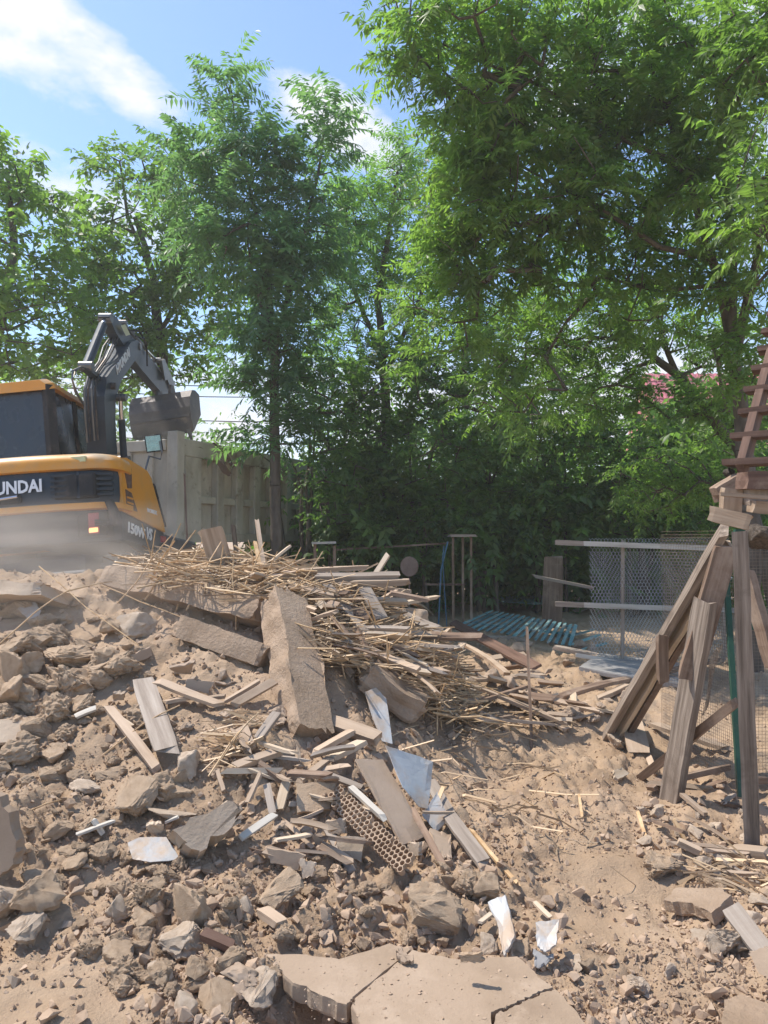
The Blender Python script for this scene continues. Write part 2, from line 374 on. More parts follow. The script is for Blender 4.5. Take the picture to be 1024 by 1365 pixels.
def place(name, me, Mx=None, parent=None, label=None, cat=None, group=None, kind=None):
    """link a mesh with world matrix Mx, under parent if given"""
    o = bpy.data.objects.new(name, me); Mx = Mx or Matrix.Identity(4)
    if parent is not None:
        o.parent = parent; o.matrix_basis = WM[parent.name].inverted() @ Mx
    else:
        o.matrix_basis = Mx
    link(o, label, cat, group, kind); WM[o.name] = Mx
    return o


class MB:
    """collects shapes in one frame, then links them as ONE mesh object"""
    def __init__(s): s.v = []; s.f = []

    def add(s, V, Fc):
        b = len(s.v); s.v.extend(tuple(v) for v in V); s.f.extend(tuple(i + b for i in f) for f in Fc); return s

    def box(s, lo, hi, ch=0.0):
        x0, y0, z0 = lo; x1, y1, z1 = hi
        if ch <= 0:
            return s.add([(x0, y0, z0), (x1, y0, z0), (x1, y1, z0), (x0, y1, z0), (x0, y0, z1), (x1, y0, z1), (x1, y1, z1), (x0, y1, z1)],
                         [(0, 3, 2, 1), (4, 5, 6, 7), (0, 1, 5, 4), (1, 2, 6, 5), (2, 3, 7, 6), (3, 0, 4, 7)])
        c = ch
        P = lambda z, k: [(x0 + k, y0 + c, z), (x0 + c, y0 + k, z), (x1 - c, y0 + k, z), (x1 - k, y0 + c, z), (x1 - k, y1 - c, z), (x1 - c, y1 - k, z), (x0 + c, y1 - k, z), (x0 + k, y1 - c, z)]
        V = P(z0, c * 0.6) + P(z0 + c, 0) + P(z1 - c, 0) + P(z1, c * 0.6)
        Fc = [tuple(range(7, -1, -1)), tuple(range(24, 32))]
        for a in range(3):
            for k in range(8):
                Fc.append((a * 8 + k, a * 8 + (k + 1) % 8, a * 8 + 8 + (k + 1) % 8, a * 8 + 8 + k))
        return s.add(V, Fc)

    def tube(s, pts, rad, n=8, cap=True):
        pts = [Vector(p) for p in pts]
        if not hasattr(rad, '__len__'): rad = [rad] * len(pts)
        V = []; Fc = []
        for i, p in enumerate(pts):
            d = (pts[min(i + 1, len(pts) - 1)] - pts[max(i - 1, 0)]).normalized()
            a = d.cross(Vector((0, 0, 1)) if abs(d.z) < 0.9 else Vector((1, 0, 0))).normalized(); b = d.cross(a)
            for k in range(n):
                t = 2 * math.pi * k / n
                V.append(p + (a * math.cos(t) + b * math.sin(t)) * rad[i])
        for i in range(len(pts) - 1):
            for k in range(n):
                Fc.append((i * n + k, i * n + (k + 1) % n, i * n + n + (k + 1) % n, i * n + n + k))
        if cap: Fc.append(tuple(range(n))[::-1]); Fc.append(tuple(range(len(V) - n, len(V))))
        return s.add(V, Fc)

    def prism(s, poly, axis, a, b):
        """2D polygon extruded along axis (0 x, 1 y, 2 z) from a to b"""
        def mk(p, t):
            q = [p[0], p[1]]; q.insert(axis, t); return q
        n = len(poly); V = [mk(p, a) for p in poly] + [mk(p, b) for p in poly]
        Fc = [tuple(range(n))[::-1], tuple(range(n, 2 * n))] + [(k, (k + 1) % n, n + (k + 1) % n, n + k) for k in range(n)]
        return s.add(V, Fc)

    def build(s, name, mat, parent=None, Mx=None, smooth=False, **kw):
        me = meshdata(name, s.v, s.f, mat, smooth)
        return place(name, me, Mx, parent, **kw)


def fix_normals(me):
    import bmesh
    bm = bmesh.new(); bm.from_mesh(me); bmesh.ops.recalc_face_normals(bm, faces=bm.faces); bm.to_mesh(me); bm.free()


def frame(A, B, roll=0.0, up=Vector((0, 0, 1))):
    """matrix whose x runs A->B, z is upward as far as possible, turned by roll (degrees)"""
    d = (B - A); d.normalize()
    if abs(d.dot(up)) > 0.995: up = Vector((0, -1, 0))
    y = up.cross(d).normalized(); z = d.cross(y)
    Rm = Matrix((d, y, z)).transposed().to_4x4() @ Matrix.Rotation(R_(roll), 4, 'X')
    return Matrix.Translation(A) @ Rm


def snoise3(P, seed, f):
    """cheap smooth 3-D noise from summed sines, P (n,3)"""
    r = np.random.default_rng(seed); o = np.zeros(len(P))
    for k in range(6):
        w = r.normal(size=3) * f; ph = r.uniform(0, 6.28)
        o += np.sin(P @ w + ph)
    return o / 6


def bar_mesh(L_, w, t, mat, rough=0.002, seed=0, nx=6, ny=1, nz=1, ends=0.03, bend=0.0, twist=0.0, taper=1.0, freq=9):
    """a plank or block along x: subdivided box with worn edges, split ends, bend and twist"""
    rs = np.random.default_rng(seed)
    xs = np.linspace(0, 1, nx + 1); V = []; idx = {}; Fc = []
    ring = []
    for j in range(ny + 1): ring.append((j / ny - 0.5, -0.5))
    for j in range(1, nz + 1): ring.append((0.5, j / nz - 0.5))
    for j in range(1, ny + 1): ring.append((0.5 - j / ny, 0.5))
    for j in range(1, nz): ring.append((-0.5, 0.5 - j / nz))
    n = len(ring)
    for i, x in enumerate(xs):
        for k, (a, b) in enumerate(ring):
            e = 0.0
            if i in (0, nx): e = rs.normal() * ends * (1 if i else -1)
            sc = 1 + (taper - 1) * x
            V.append([x * L_ + e, a * w * sc, b * t * sc])
    V = np.array(V)
    # corner softening
    for i in (0, len(xs) - 1):
        V[i * n:(i + 1) * n, 1:] *= 0.93
    P = V.copy()
    sd = int(rs.integers(1e6))
    disp = np.stack([snoise3(P, sd + q, freq) + 0.5 * snoise3(P, sd + q + 9, freq * 3) for q in range(3)], 1) * rough
    V = V + disp * np.array([0.5, 1, 1])
    u = V[:, 0] / max(L_, 1e-3)
    V[:, 2] += bend * L_ * 4 * u * (1 - u)
    if twist:
        a = (u - 0.5) * R_(twist); y, z = V[:, 1].copy(), V[:, 2].copy()
        V[:, 1] = y * np.cos(a) - z * np.sin(a); V[:, 2] = y * np.sin(a) + z * np.cos(a)
    for i in range(nx):
        for k in range(n):
            Fc.append((i * n + k, i * n + (k + 1) % n, (i + 1) * n + (k + 1) % n, (i + 1) * n + k))
    Fc.append(tuple(range(n))[::-1]); Fc.append(tuple(range(nx * n, (nx + 1) * n)))
    me = meshdata('bar', V, [f[::-1] for f in Fc], mat)
    return me


_seed = [100]


def bar(name, A, B, w, t, mat, label=None, cat=None, roll=0, parent=None, group=None, up=Vector((0, 0, 1)), **kw):
    _seed[0] += 1
    me = bar_mesh((B - A).length, w, t, mat, seed=_seed[0], **kw); me.name = name
    return place(name, me, frame(A, B, roll, up), parent, label, cat, group)


def grid_mesh(xs, ys, Z, name, mat, smooth=True):
    nx, ny = len(xs), len(ys)
    X, Y = np.meshgrid(xs, ys, indexing='ij')
    co = np.stack([X, Y, Z], -1).reshape(-1, 3)
    i = np.arange(nx * ny).reshape(nx, ny)
    q = np.stack([i[:-1, :-1], i[1:, :-1], i[1:, 1:], i[:-1, 1:]], -1).reshape(-1, 4)
    return npmesh(name, co, q, mat, smooth)


def npmesh(name, co, q, mat, smooth=False):
    """mesh from numpy arrays; q is (n,k) with one polygon size"""
    me = bpy.data.meshes.new(name); k = q.shape[1]
    me.vertices.add(len(co)); me.vertices.foreach_set('co', co.astype(np.float32).ravel())
    me.loops.add(q.size); me.loops.foreach_set('vertex_index', q.astype(np.int32).ravel())
    me.polygons.add(len(q)); me.polygons.foreach_set('loop_start', (np.arange(len(q)) * k).astype(np.int32))
    me.polygons.foreach_set('use_smooth', np.full(len(q), bool(smooth)))
    me.update(calc_edges=True); me.materials.append(mat)
    return me


# ------------------------------------------------------------------ the ground
def spaced(lo, hi, centre_lo, centre_hi, fine, grow, big):
    a = list(np.arange(centre_lo, centre_hi, fine)); st = fine
    x = a[-1]
    while x < hi: st = min(st * grow, big); x += st; a.append(x)
    st = fine; x = a[0]
    while x > lo: st = min(st * grow, big); x -= st; a.insert(0, x)
    return np.array(a)


gx = spaced(-600, 600, -2.2, 2.1, 0.0145, 1.035, 60)
gy = [-40, -10, -3, 0, 1.0, 1.5]
y_, st = 1.85, 0.0125
while y_ < 1500:
    gy.append(y_); y_ += st
    st = max(0.0125, 0.0052 * y_) if y_ < 14 else st * 1.06
gy = np.array(gy)
GX, GY = np.meshgrid(gx, gy, indexing='ij')
place('ground', grid_mesh(gx, gy, height(GX, GY), 'ground', M['earth']), kind='structure')
print('ground quads', len(gx) * len(gy))

# ------------------------------------------------------------------ trees
ORIG = np.array([0, 0, CAM_Z])


def tubes_np(segs, name, mat, n=5):
    """segs: array of (ax ay az ra bx by bz rb) -> one mesh of tapered tubes"""
    segs = np.array(segs); A = segs[:, :3]; B = segs[:, 4:7]; ra = segs[:, 3]; rb = segs[:, 7]
    d = B - A; d /= np.linalg.norm(d, axis=1, keepdims=True) + 1e-9
    ref = np.where(np.abs(d[:, 2:3]) < 0.9, np.array([[0, 0, 1.0]]), np.array([[1.0, 0, 0]]))
    a = np.cross(d, ref); a /= np.linalg.norm(a, axis=1, keepdims=True); b = np.cross(d, a)
    th = np.arange(n) * 2 * math.pi / n
    ring = a[:, None] * np.cos(th)[None, :, None] + b[:, None] * np.sin(th)[None, :, None]
    V = np.concatenate([A[:, None] + ring * ra[:, None, None], B[:, None] + ring * rb[:, None, None]], 1).reshape(-1, 3)
    base = (np.arange(len(segs)) * 2 * n)[:, None, None]
    k = np.arange(n); q = np.stack([k, (k + 1) % n, n + (k + 1) % n, n + k], -1)[None]
    return npmesh(name, V, (base + q).reshape(-1, 4), mat, True)


def fronds(P, D, Ln, pairs, lf_len, lf_w, droop, mat, seed, name='crown', loose=0.25, tone_off=0.0):
    """compound leaves: P base points, D directions, Ln lengths; each leaflet a folded kite of two triangles"""
    rs = np.random.default_rng(seed); n = len(P)
    D = D / (np.linalg.norm(D, axis=1, keepdims=True) + 1e-9)
    up = np.array([[0, 0, 1.0]]) + rs.normal(0, 0.25, (n, 3))
    side = np.cross(D, up); side /= np.linalg.norm(side, axis=1, keepdims=True) + 1e-9
    nrm = np.cross(side, D)
    s = np.linspace(0.16, 0.96, pairs)
    s = np.concatenate([s, s, [1.0]]); sg = np.concatenate([np.ones(pairs), -np.ones(pairs), [0]])
    dr = droop * rs.uniform(0.5, 1.5, n)
    base = P[:, None] + D[:, None] * (s * 0.95)[None, :, None] * Ln[:, None, None]
    base[:, :, 2] -= (s ** 2)[None] * (dr * Ln)[:, None]
    tang = D[:, None] - np.array([0, 0, 1.0])[None, None] * (2 * s[None] * dr[:, None])[..., None]
    tang /= np.linalg.norm(tang, axis=2, keepdims=True)
    m = len(s)
    jit = rs.normal(0, loose, (n, m, 3))
    ld = side[:, None] * sg[None, :, None] * 0.9 + tang * (0.42 + 0.6 * (sg == 0))[None, :, None] - np.array([0, 0, 1.0]) * 0.32 + jit
    ld /= np.linalg.norm(ld, axis=2, keepdims=True)
    wv = np.cross(ld, nrm[:, None] + rs.normal(0, 0.3, (n, m, 3))); wv /= np.linalg.norm(wv, axis=2, keepdims=True) + 1e-9
    size = (0.55 + 0.45 * np.sin(np.pi * (0.12 + 0.75 * s)))[None] * rs.uniform(0.8, 1.2, (n, m)) * (Ln / Ln.mean())[:, None]
    ll = lf_len * size[..., None]; lw = lf_w * size[..., None] * 0.5
    keep = rs.uniform(size=(n, m)) > 0.04
    mid = base + ld * ll * 0.42
    tip = base + ld * ll + np.array([0, 0, -1.0]) * ll * 0.12
    V = np.stack([base, mid + wv * lw, tip, mid - wv * lw], 2)[keep].reshape(-1, 3)
    nl = int(keep.sum())
    o = (np.arange(nl) * 4)[:, None]
    T = np.concatenate([o + np.array([[0, 1, 2]]), o + np.array([[0, 2, 3]])], 0)
    tone = np.clip(rs.normal(0.5 + tone_off, 0.2, n)[:, None] + rs.normal(0, 0.08, (n, m)), 0, 1)[keep].repeat(4)
    # rachis: one thin triangle strip per frond
    w = 0.0028 + 0.003 * Ln
    e = P + D * (0.95 * Ln)[:, None]; e[:, 2] -= dr * Ln
    h = P + D * (0.5 * Ln)[:, None]; h[:, 2] -= 0.25 * dr * Ln
    RV = np.stack([P - side * w[:, None], P + side * w[:, None], h + side * w[:, None] * 0.7, h - side * w[:, None] * 0.7, e], 1).reshape(-1, 3)
    ro = (np.arange(n) * 5)[:, None] + len(V)
    T = np.concatenate([T, ro + [[0, 1, 2]], ro + [[0, 2, 3]], ro + [[3, 2, 4]]], 0)
    V = np.concatenate([V, RV], 0); tone = np.concatenate([tone, np.full(n * 5, 0.7)])
    me = npmesh(name, V, T, mat)
    a = me.attributes.new('tone', 'FLOAT', 'POINT'); a.data.foreach_set('value', tone.astype(np.float32))
    return me, len(T)


TRIS = [0]


def tree(name, label, cat, group, trunks, blobs, leaf, mat, seed, per_node=3, r_tip=0.006, spread=0.8, twig=1.0, step=0.32, rmul=1.0, n_scale=1.0, tone=0.0, barkm=None):
    """trunks: list of [(Vector, radius), ...]; blobs: (px, py, rx, ry, Y, rdepth, count). leaf: (frond length, pairs, leaflet length, width, droop)"""
    rs = np.random.default_rng(seed)
    nodes = []; par = []; fixed = []
    for tr in trunks:
        prev = -1
        if nodes and (tr[0][0] - Vector(nodes[0])).length > 0.3:
            prev = int(np.argmin([(Vector(q) - tr[0][0]).length for q in nodes]))
        for k in range(len(tr) - 1):
            a, ra = tr[k]; b, rb = tr[k + 1]; m_ = max(1, int((b - a).length / step))
            for i in range(m_ + (1 if k == len(tr) - 2 else 0)):
                u = i / m_; p = a.lerp(b, u)
                if k or i: p = p + Vector(rs.normal(0, 0.012, 3))
                nodes.append(tuple(p)); par.append(prev); fixed.append(ra + (rb - ra) * u); prev = len(nodes) - 1
    n_trunk = len(nodes)
    tg = []
    for (px, py, rx, ry, Y, rd, cnt) in blobs:
        c = np.array(dep(px, py, Y)); sx = rx * Y / F; sz = ry * Y / F
        cnt = int(cnt * n_scale)
        v = rs.normal(size=(cnt, 3)); v /= np.linalg.norm(v, axis=1, keepdims=True); v *= rs.uniform(0.25, 1, (cnt, 1)) ** 0.45
        tg.append(c + v * np.array([sx, rd, sz]))
    tg = np.concatenate(tg)
    nd = np.array(nodes)
    dist = np.min(np.linalg.norm(tg[:, None] - nd[None, ::3], axis=2), axis=1)
    tips = []
    for t in tg[np.argsort(dist)]:
        arr = np.array(nodes); dv = t - arr; dd = np.linalg.norm(dv, axis=1)
        cost = dd + np.where(dv[:, 2] < 0, 0.5 * -dv[:, 2], 0) + np.where(np.arange(len(arr)) < 2, 3, 0)
        j = int(np.argmin(cost)); m_ = max(1, int(dd[j] / step)); a = arr[j]; prev = j
        bow = rs.normal(0, 0.08, 3) * dd[j] + np.array([0, 0, 0.10 * dd[j]])
        for i in range(1, m_ + 1):
            u = i / m_; p = a + dv[j] * u + bow * 4 * u * (1 - u) + rs.normal(0, 0.015, 3)
            nodes.append(tuple(p)); par.append(prev); fixed.append(0); prev = len(nodes) - 1
            if (m_ - i) * step < twig: tips.append(prev)
    nd = np.array(nodes); cntl = np.zeros(len(nodes))
    for i in range(len(nodes) - 1, -1, -1):
        cntl[i] += 1
        if par[i] >= 0: cntl[par[i]] += cntl[i]
    rad = np.maximum(r_tip * cntl ** 0.42 * rmul, r_tip)
    for i in range(n_trunk): rad[i] = fixed[i]
    segs = [(*nd[par[i]], min(rad[par[i]], rad[i] * 1.6 + 0.004), *nd[i], rad[i]) for i in range(len(nodes)) if par[i] >= 0]
    segt = [s for i, s in enumerate([k for k in range(len(nodes)) if par[k] >= 0]) if s < n_trunk]
    ts = [(*nd[par[i]], rad[par[i]], *nd[i], rad[i]) for i in segt]
    bs_ = [(*nd[par[i]], min(rad[par[i]], rad[i] * 1.6 + 0.004), *nd[i], rad[i]) for i in range(n_trunk, len(nodes))]
    root = empty(name, Vector(nodes[0]), label, cat, group)
    place('trunk', tubes_np(ts, 'trunk', barkm or M['bark'], 9), None, root)
    place('branches', tubes_np(bs_, 'branches', barkm or M['bark'], 4), None, root)['kind'] = 'stuff'
    tips = np.array(tips)
    P = np.repeat(nd[tips], per_node, 0)
    out = nd[tips] - nd[[par[i] for i in tips]]
    out /= np.linalg.norm(out, axis=1, keepdims=True) + 1e-9
    D = np.repeat(out, per_node, 0) * 0.6 + rs.normal(0, spread, P.shape) * np.array([1, 1, 0.6]) + np.array([0, 0, 0.15])
    P = P + rs.normal(0, 0.05, P.shape)
    fl, pairs, ll, lw, droop = leaf
    Ln = fl * rs.uniform(0.55, 1.25, len(P))
    me, nt_ = fronds(P, D, Ln, pairs, ll, lw, droop, mat, seed + 1, tone_off=tone)
    TRIS[0] += nt_
    place('crown', me, None, root)
    print(name, 'nodes', len(nodes), 'fronds', len(P), 'tris', nt_)
    return root


def g(px, py, Y, dz=0.0):
    """foot of something seen at column px, standing at distance Y"""
    p = dep(px, py, Y); p.z = float(height(p.x, p.y)) + dz
    return p


AIL = (0.8, 12, 0.15, 0.042, 0.25)
BIGA = (0.5, 10, 0.115, 0.033, 0.25)
WAL = (0.40, 3, 0.17, 0.085, 0.25)
GT = 'trees along the back of the plot'
tree('walnut_tree', 'broad-leaved tree at the far left edge, above and behind the excavator cab', 'tree', GT,
     [[(g(-30, 600, 15), .16), (dep(-10, 480, 15), .13), (dep(20, 330, 15), .08), (dep(10, 230, 15), .03)]],
     [(30, 320, 85, 110, 15, 1.4, 70), (0, 225, 55, 50, 15, .8, 28), (50, 440, 90, 80, 14.5, 1.2, 60), (-60, 380, 90, 160, 15.5, 1.5, 50), (10, 540, 80, 60, 16, 1, 24)], WAL, M['leaf'], 21, 5, tone=0.12, n_scale=1.3, spread=1.0)
tree('walnut_tree', 'broad-leaved tree behind the excavator arm with one arching top branch', 'tree', GT,
     [[(g(205, 600, 17), .17), (dep(215, 470, 17), .13), (dep(205, 370, 17), .09), (dep(180, 290, 17), .05)],
      [(dep(205, 370, 17), .05), (dep(170, 290, 17), .04), (dep(160, 215, 16.8), .02)], [(dep(215, 440, 17), .06), (dep(270, 350, 17), .04)]],
     [(200, 320, 95, 85, 17, 1.5, 90), (160, 218, 50, 26, 16.8, .5, 16), (235, 230, 40, 40, 16.8, .6, 14), (275, 380, 60, 90, 17, 1.2, 70), (150, 430, 65, 85, 16.5, 1.2, 60), (215, 470, 80, 45, 17, 1, 40), (110, 330, 40, 70, 17, 1, 22), (90, 520, 90, 60, 18, 1, 40)], WAL, M['leaf'], 22, 5, tone=0.0, n_scale=1.5, spread=1.0)
tree('ailanthus_tree', 'slim feathery-leaved tree with two pointed tops, trunk in front of the truck bed', 'tree', GT,
     [[(g(368, 740, 12.6), .105), (dep(367, 620, 12.6), .095), (dep(366, 480, 12.6), .075), (dep(352, 330, 12.6), .045), (dep(320, 200, 12.6), .025), (dep(306, 105, 12.6), .008)],
      [(dep(366, 470, 12.6), .05), (dep(402, 330, 12.6), .035), (dep(428, 210, 12.6), .02), (dep(436, 145, 12.6), .008)],
      [(dep(366, 500, 12.6), .035), (dep(345, 400, 12.4), .03), (dep(330, 330, 12.3), .015)], [(dep(366, 470, 12.6), .035), (dep(385, 380, 12.8), .02), (dep(395, 270, 12.9), .01)]],
     [(306, 105, 10, 30, 12.6, .2, 6), (436, 150, 8, 22, 12.6, .2, 4), (300, 165, 34, 50, 12.6, .4, 11), (265, 240, 40, 38, 12.6, .5, 14), (325, 235, 50, 55, 12.6, .6, 24), (385, 235, 35, 40, 12.6, .5, 12), (432, 200, 22, 50, 12.6, .3, 10), (330, 330, 70, 60, 12.5, .8, 40), (405, 320, 50, 70, 12.6, .7, 30), (365, 420, 55, 60, 12.6, .7, 34), (340, 510, 30, 40, 12.5, .4, 9), (395, 520, 30, 60, 12.6, .5, 12), (362, 590, 30, 25, 12.5, .4, 7)],
     AIL, M['leaf_cool'], 23, 5, twig=0.75, spread=0.75, n_scale=1.15)
tree('locust_tree', 'light green tree between the feathery pointed tree and the big right-hand tree', 'tree', GT,
     [[(g(520, 740, 15), .13), (dep(515, 560, 15), .1), (dep(505, 400, 15), .07), (dep(530, 230, 15), .03)], [(dep(510, 480, 15), .06), (dep(470, 380, 15), .04), (dep(460, 280, 15), .02)], [(dep(512, 500, 15), .06), (dep(560, 400, 15), .04), (dep(590, 290, 15), .02)]],
     [(495, 280, 55, 60, 15, 1, 50), (525, 205, 26, 36, 15, .4, 12), (470, 360, 55, 60, 15, 1, 50), (560, 280, 60, 90, 15, 1, 70), (450, 270, 28, 36, 15, .5, 12), (450, 440, 45, 50, 15, 1, 30), (540, 390, 55, 40, 15, 1, 34)],
     (0.42, 7, 0.1, 0.036, 0.2), M['leaf_light'], 24, 5, tone=0.1, n_scale=1.45, spread=1.0)
tree('ailanthus_tree', 'big feathery-leaved tree filling the upper right, forked trunk behind the stairs', 'tree', GT,
     [[(g(1003, 880, 8.6), .12), (dep(996, 640, 8.6), .1), (dep(985, 520, 8.6), .082), (dep(975, 440, 8.6), .066), (dep(945, 330, 8.4), .045), (dep(905, 200, 8.2), .03), (dep(860, 60, 8), .02)],
      [(dep(977, 470, 8.6), .055), (dep(978, 330, 8.3), .04), (dep(962, 190, 8), .035), (dep(950, 40, 7.8), .015)],
      [(dep(980, 480, 8.6), .06), (dep(1010, 340, 8.2), .045), (dep(1030, 180, 7.6), .025), (dep(1020, 0, 7.2), .01)],
      [(dep(950, 345, 8.4), .045), (dep(880, 330, 8.4), .03), (dep(790, 270, 8.4), .02), (dep(690, 215, 8.4), .012)],
      [(dep(915, 230, 8.2), .04), (dep(840, 190, 8.2), .03), (dep(720, 110, 8), .02), (dep(590, 60, 7.8), .01)],
      [(dep(960, 380, 8.4), .03), (dep(880, 390, 8.8), .02), (dep(800, 370, 9), .015)]],
     [(590, 420, 90, 60, 9.5, .8, 34), (700, 520, 110, 60, 9.8, .9, 34), (560, 45, 70, 48, 7.8, .6, 36), (545, 95, 36, 30, 7.8, .3, 8), (650, 60, 75, 70, 8, .8, 60), (640, 170, 75, 60, 8.2, .8, 50), (740, 110, 95, 100, 8.2, 1, 90), (720, 240, 110, 80, 8.4, 1, 90), (850, 90, 100, 100, 8.2, 1, 90), (840, 230, 90, 90, 8.5, 1, 80), (950, 130, 80, 120, 7.9, 1, 80), (930, 280, 80, 80, 8.5, 1, 55), (1000, 330, 50, 110, 8, .8, 40), (620, 270, 70, 60, 8.6, .8, 50), (650, 350, 90, 50, 9, .8, 60), (770, 340, 100, 60, 9, .9, 60), (900, 400, 80, 50, 9, .8, 30), (1010, 60, 60, 110, 7, .6, 46), (1030, 230, 50, 110, 6.4, .4, 24)],
     BIGA, M['leaf'], 25, 4, twig=0.8, n_scale=.88, spread=1.15, tone=.12)
tree('ash_tree', 'tree leaning left over the netting panel, bare trunk slanting in front of the pink roof', 'tree', GT,
     [[(g(1040, 700, 11), .1), (dep(985, 598, 11), .085), (dep(905, 505, 11), .066), (dep(845, 452, 11), .045), (dep(790, 380, 11), .03)],
      [(dep(905, 505, 11), .05), (dep(880, 440, 11), .03), (dep(870, 390, 11), .015)], [(dep(850, 455, 11), .04), (dep(780, 450, 11), .025), (dep(700, 470, 11.4), .012)]],
     [(760, 430, 90, 55, 11, .9, 60), (850, 430, 60, 50, 11, .8, 34), (690, 450, 70, 60, 11.5, .8, 50), (820, 520, 60, 45, 11.4, .8, 34), (940, 455, 60, 40, 11, .6, 24), (880, 640, 60, 50, 11.8, .7, 34), (950, 620, 40, 50, 11.5, .6, 24), (960, 545, 34, 40, 10.5, .4, 18), (905, 540, 30, 30, 10.7, .4, 10), (980, 480, 30, 50, 8.2, .3, 14)],
     (0.36, 6, 0.085, 0.032, 0.2), M['leaf'], 26, 5, tone=0.05, n_scale=1.5, spread=1.0)
# understory: many-stemmed dark growth in the middle
US = [('elm_tree', 'dark tree right beside the truck bed with low arching twigs', 418, 13.6, 31, [(440, 540, 55, 70, 13.8, 1, 70), (455, 640, 42, 80, 13.6, .9, 55), (410, 480, 30, 30, 13.6, .7, 12), (470, 700, 60, 50, 13.6, .8, 34)], 'leaf_dark'),
      ('elm_tree', 'dense dark green tree standing behind the round rusty disc', 545, 14.2, 32, [(520, 520, 70, 75, 14.2, 1, 100), (560, 610, 80, 70, 14, 1, 90), (500, 640, 60, 60, 14.2, 1, 60), (570, 700, 70, 50, 14, .9, 50)], 'leaf_dark'),
      ('elm_tree', 'thin-stemmed leafy tree above the blue pipe and small table', 640, 14.8, 33, [(600, 470, 80, 70, 14.8, 1, 100), (650, 560, 80, 70, 14.8, 1, 100), (620, 660, 70, 55, 14.8, .9, 60), (690, 640, 60, 60, 15, .9, 50)], 'leaf'),
      ('elm_tree', 'leafy tree above the teal slats in the middle of the back row', 730, 15.4, 34, [(740, 530, 80, 65, 15.4, 1, 100), (760, 620, 90, 60, 15.4, 1, 100), (700, 690, 70, 40, 15.4, .8, 50)], 'leaf'),
      ('elm_tree', 'shady green tree directly behind the netting panel', 850, 15.0, 35, [(830, 580, 70, 50, 15, 1, 50), (850, 660, 90, 45, 15, 1, 100), (930, 660, 70, 50, 15, .9, 70), (900, 700, 90, 30, 14.6, .7, 50)], 'leaf')]
for nm, lb, px, Y, sd, bl, mt in US:
    tr = []
    rs = random.Random(sd)
    for k in range(5):
        x0 = px + rs.uniform(-28, 28); x1 = x0 + rs.uniform(-35, 35)
        tr.append([(g(x0, 740, Y + rs.uniform(-.3, .3)), .035 + rs.uniform(0, .03)), (dep((x0 + x1) / 2 + rs.uniform(-12, 12), 650, Y), .03), (dep(x1, 590 + rs.uniform(-40, 20), Y), .009)])
    tree(nm, lb, 'tree', GT, tr, bl, (0.36, 5, 0.105, 0.052, 0.25), M[mt], sd, 5, tone=0.0, n_scale=1.12, spread=1.0)
# far growth closing the view under the crowns: reads as one mass
rs = np.random.default_rng(5)
P = []
for px, py, rx, ry, Y, n in [(480, 768, 110, 28, 16.5, 500), (640, 770, 110, 26, 17.5, 420), (780, 765, 110, 28, 16.5, 600), (930, 765, 90, 28, 16, 400), (480, 700, 70, 50, 14.6, 500), (600, 700, 90, 50, 15.0, 700), (720, 690, 80, 45, 15.6, 500), (470, 700, 110, 60, 17.5, 1500), (640, 710, 140, 50, 18, 2000), (800, 700, 130, 45, 18, 1700), (930, 650, 110, 80, 17, 1900), (960, 560, 70, 50, 15, 350), (905, 590, 40, 40, 15, 150), (600, 600, 150, 60, 20, 800), (40, 600, 200, 60, 21, 900), (290, 600, 30, 30, 22, 60), (760, 600, 160, 40, 20, 400)]:
    c = np.array(dep(px, py, Y)); v = rs.normal(size=(n, 3)) * 0.55
    P.append(c + v * np.array([rx * Y / F, 1.3, ry * Y / F]))
P = np.concatenate(P); P = P[P[:, 2] > 0.1]
D = rs.normal(size=P.shape)
me, n = fronds(P, D, 0.5 * rs.uniform(0.6, 1.3, len(P)), 4, 0.2, 0.1, 0.2, M['leaf_dark'], 77, 'thicket')
TRIS[0] += n
o = place('thicket', me, kind='stuff'); o['label'] = 'dark leafy undergrowth closing the view below the tree crowns'; o['category'] = 'undergrowth'
print('leaf tris', TRIS[0])
# ------------------------------------------------------------------ house behind the trees
HY = 27.0
hx0, hx1 = dep(895, 560, HY).x, dep(1090, 560, HY).x
eave = dep(900, 610, HY).z; ridge = dep(900, 503, HY + 2.2).z
h = empty('house', Vector(((hx0 + hx1) / 2, HY + 2.5, 0)), 'white house with a pink-red tiled roof glimpsed through the trees at right', 'house')
MB().box((hx0 + .4, HY + .5, -0.2), (hx1 - .4, HY + 5.5, eave - .02)).build('wall', M['wall'], h)
for wx in (hx0 + 1.2, hx0 + 3.0):
    w = MB().box((wx, HY + .44, 1.2), (wx + .9, HY + .5, 2.4)).build('window', M['wood_white'], h)
    MB().box((wx + .07, HY + .42, 1.27), (wx + .83, HY + .438, 2.33)).build('pane', M['glass_dark'], w)
rf = MB().add([(hx0, HY, eave), (hx1, HY, eave), (hx1, HY + 3, ridge + .3), (hx0, HY + 3, ridge + .3), (hx0, HY + 6, eave), (hx1, HY + 6, eave)], [(0, 1, 2, 3), (3, 2, 5, 4), (0, 3, 4), (1, 5, 2)]).build('roof', M['roof'], h)
tl = MB()
sl_ = (ridge + .3 - eave) / 3
for i in range(9):
    for x in np.arange(hx0, hx1, .24):
        y0 = HY + i / 3; z0 = eave + sl_ * i / 3
        tl.add([(x, y0 - .02, z0 + .05), (x + .12, y0 - .02, z0 + .1), (x + .22, y0 - .02, z0 + .05), (x, y0 + .33, z0 + sl_ / 3 + .02), (x + .12, y0 + .33, z0 + sl_ / 3 + .05), (x + .22, y0 + .33, z0 + sl_ / 3 + .02)], [(0, 1, 4, 3), (1, 2, 5, 4), (0, 2, 1)])
o = tl.build('roof_tiles', M['roof'], rf, kind='stuff')
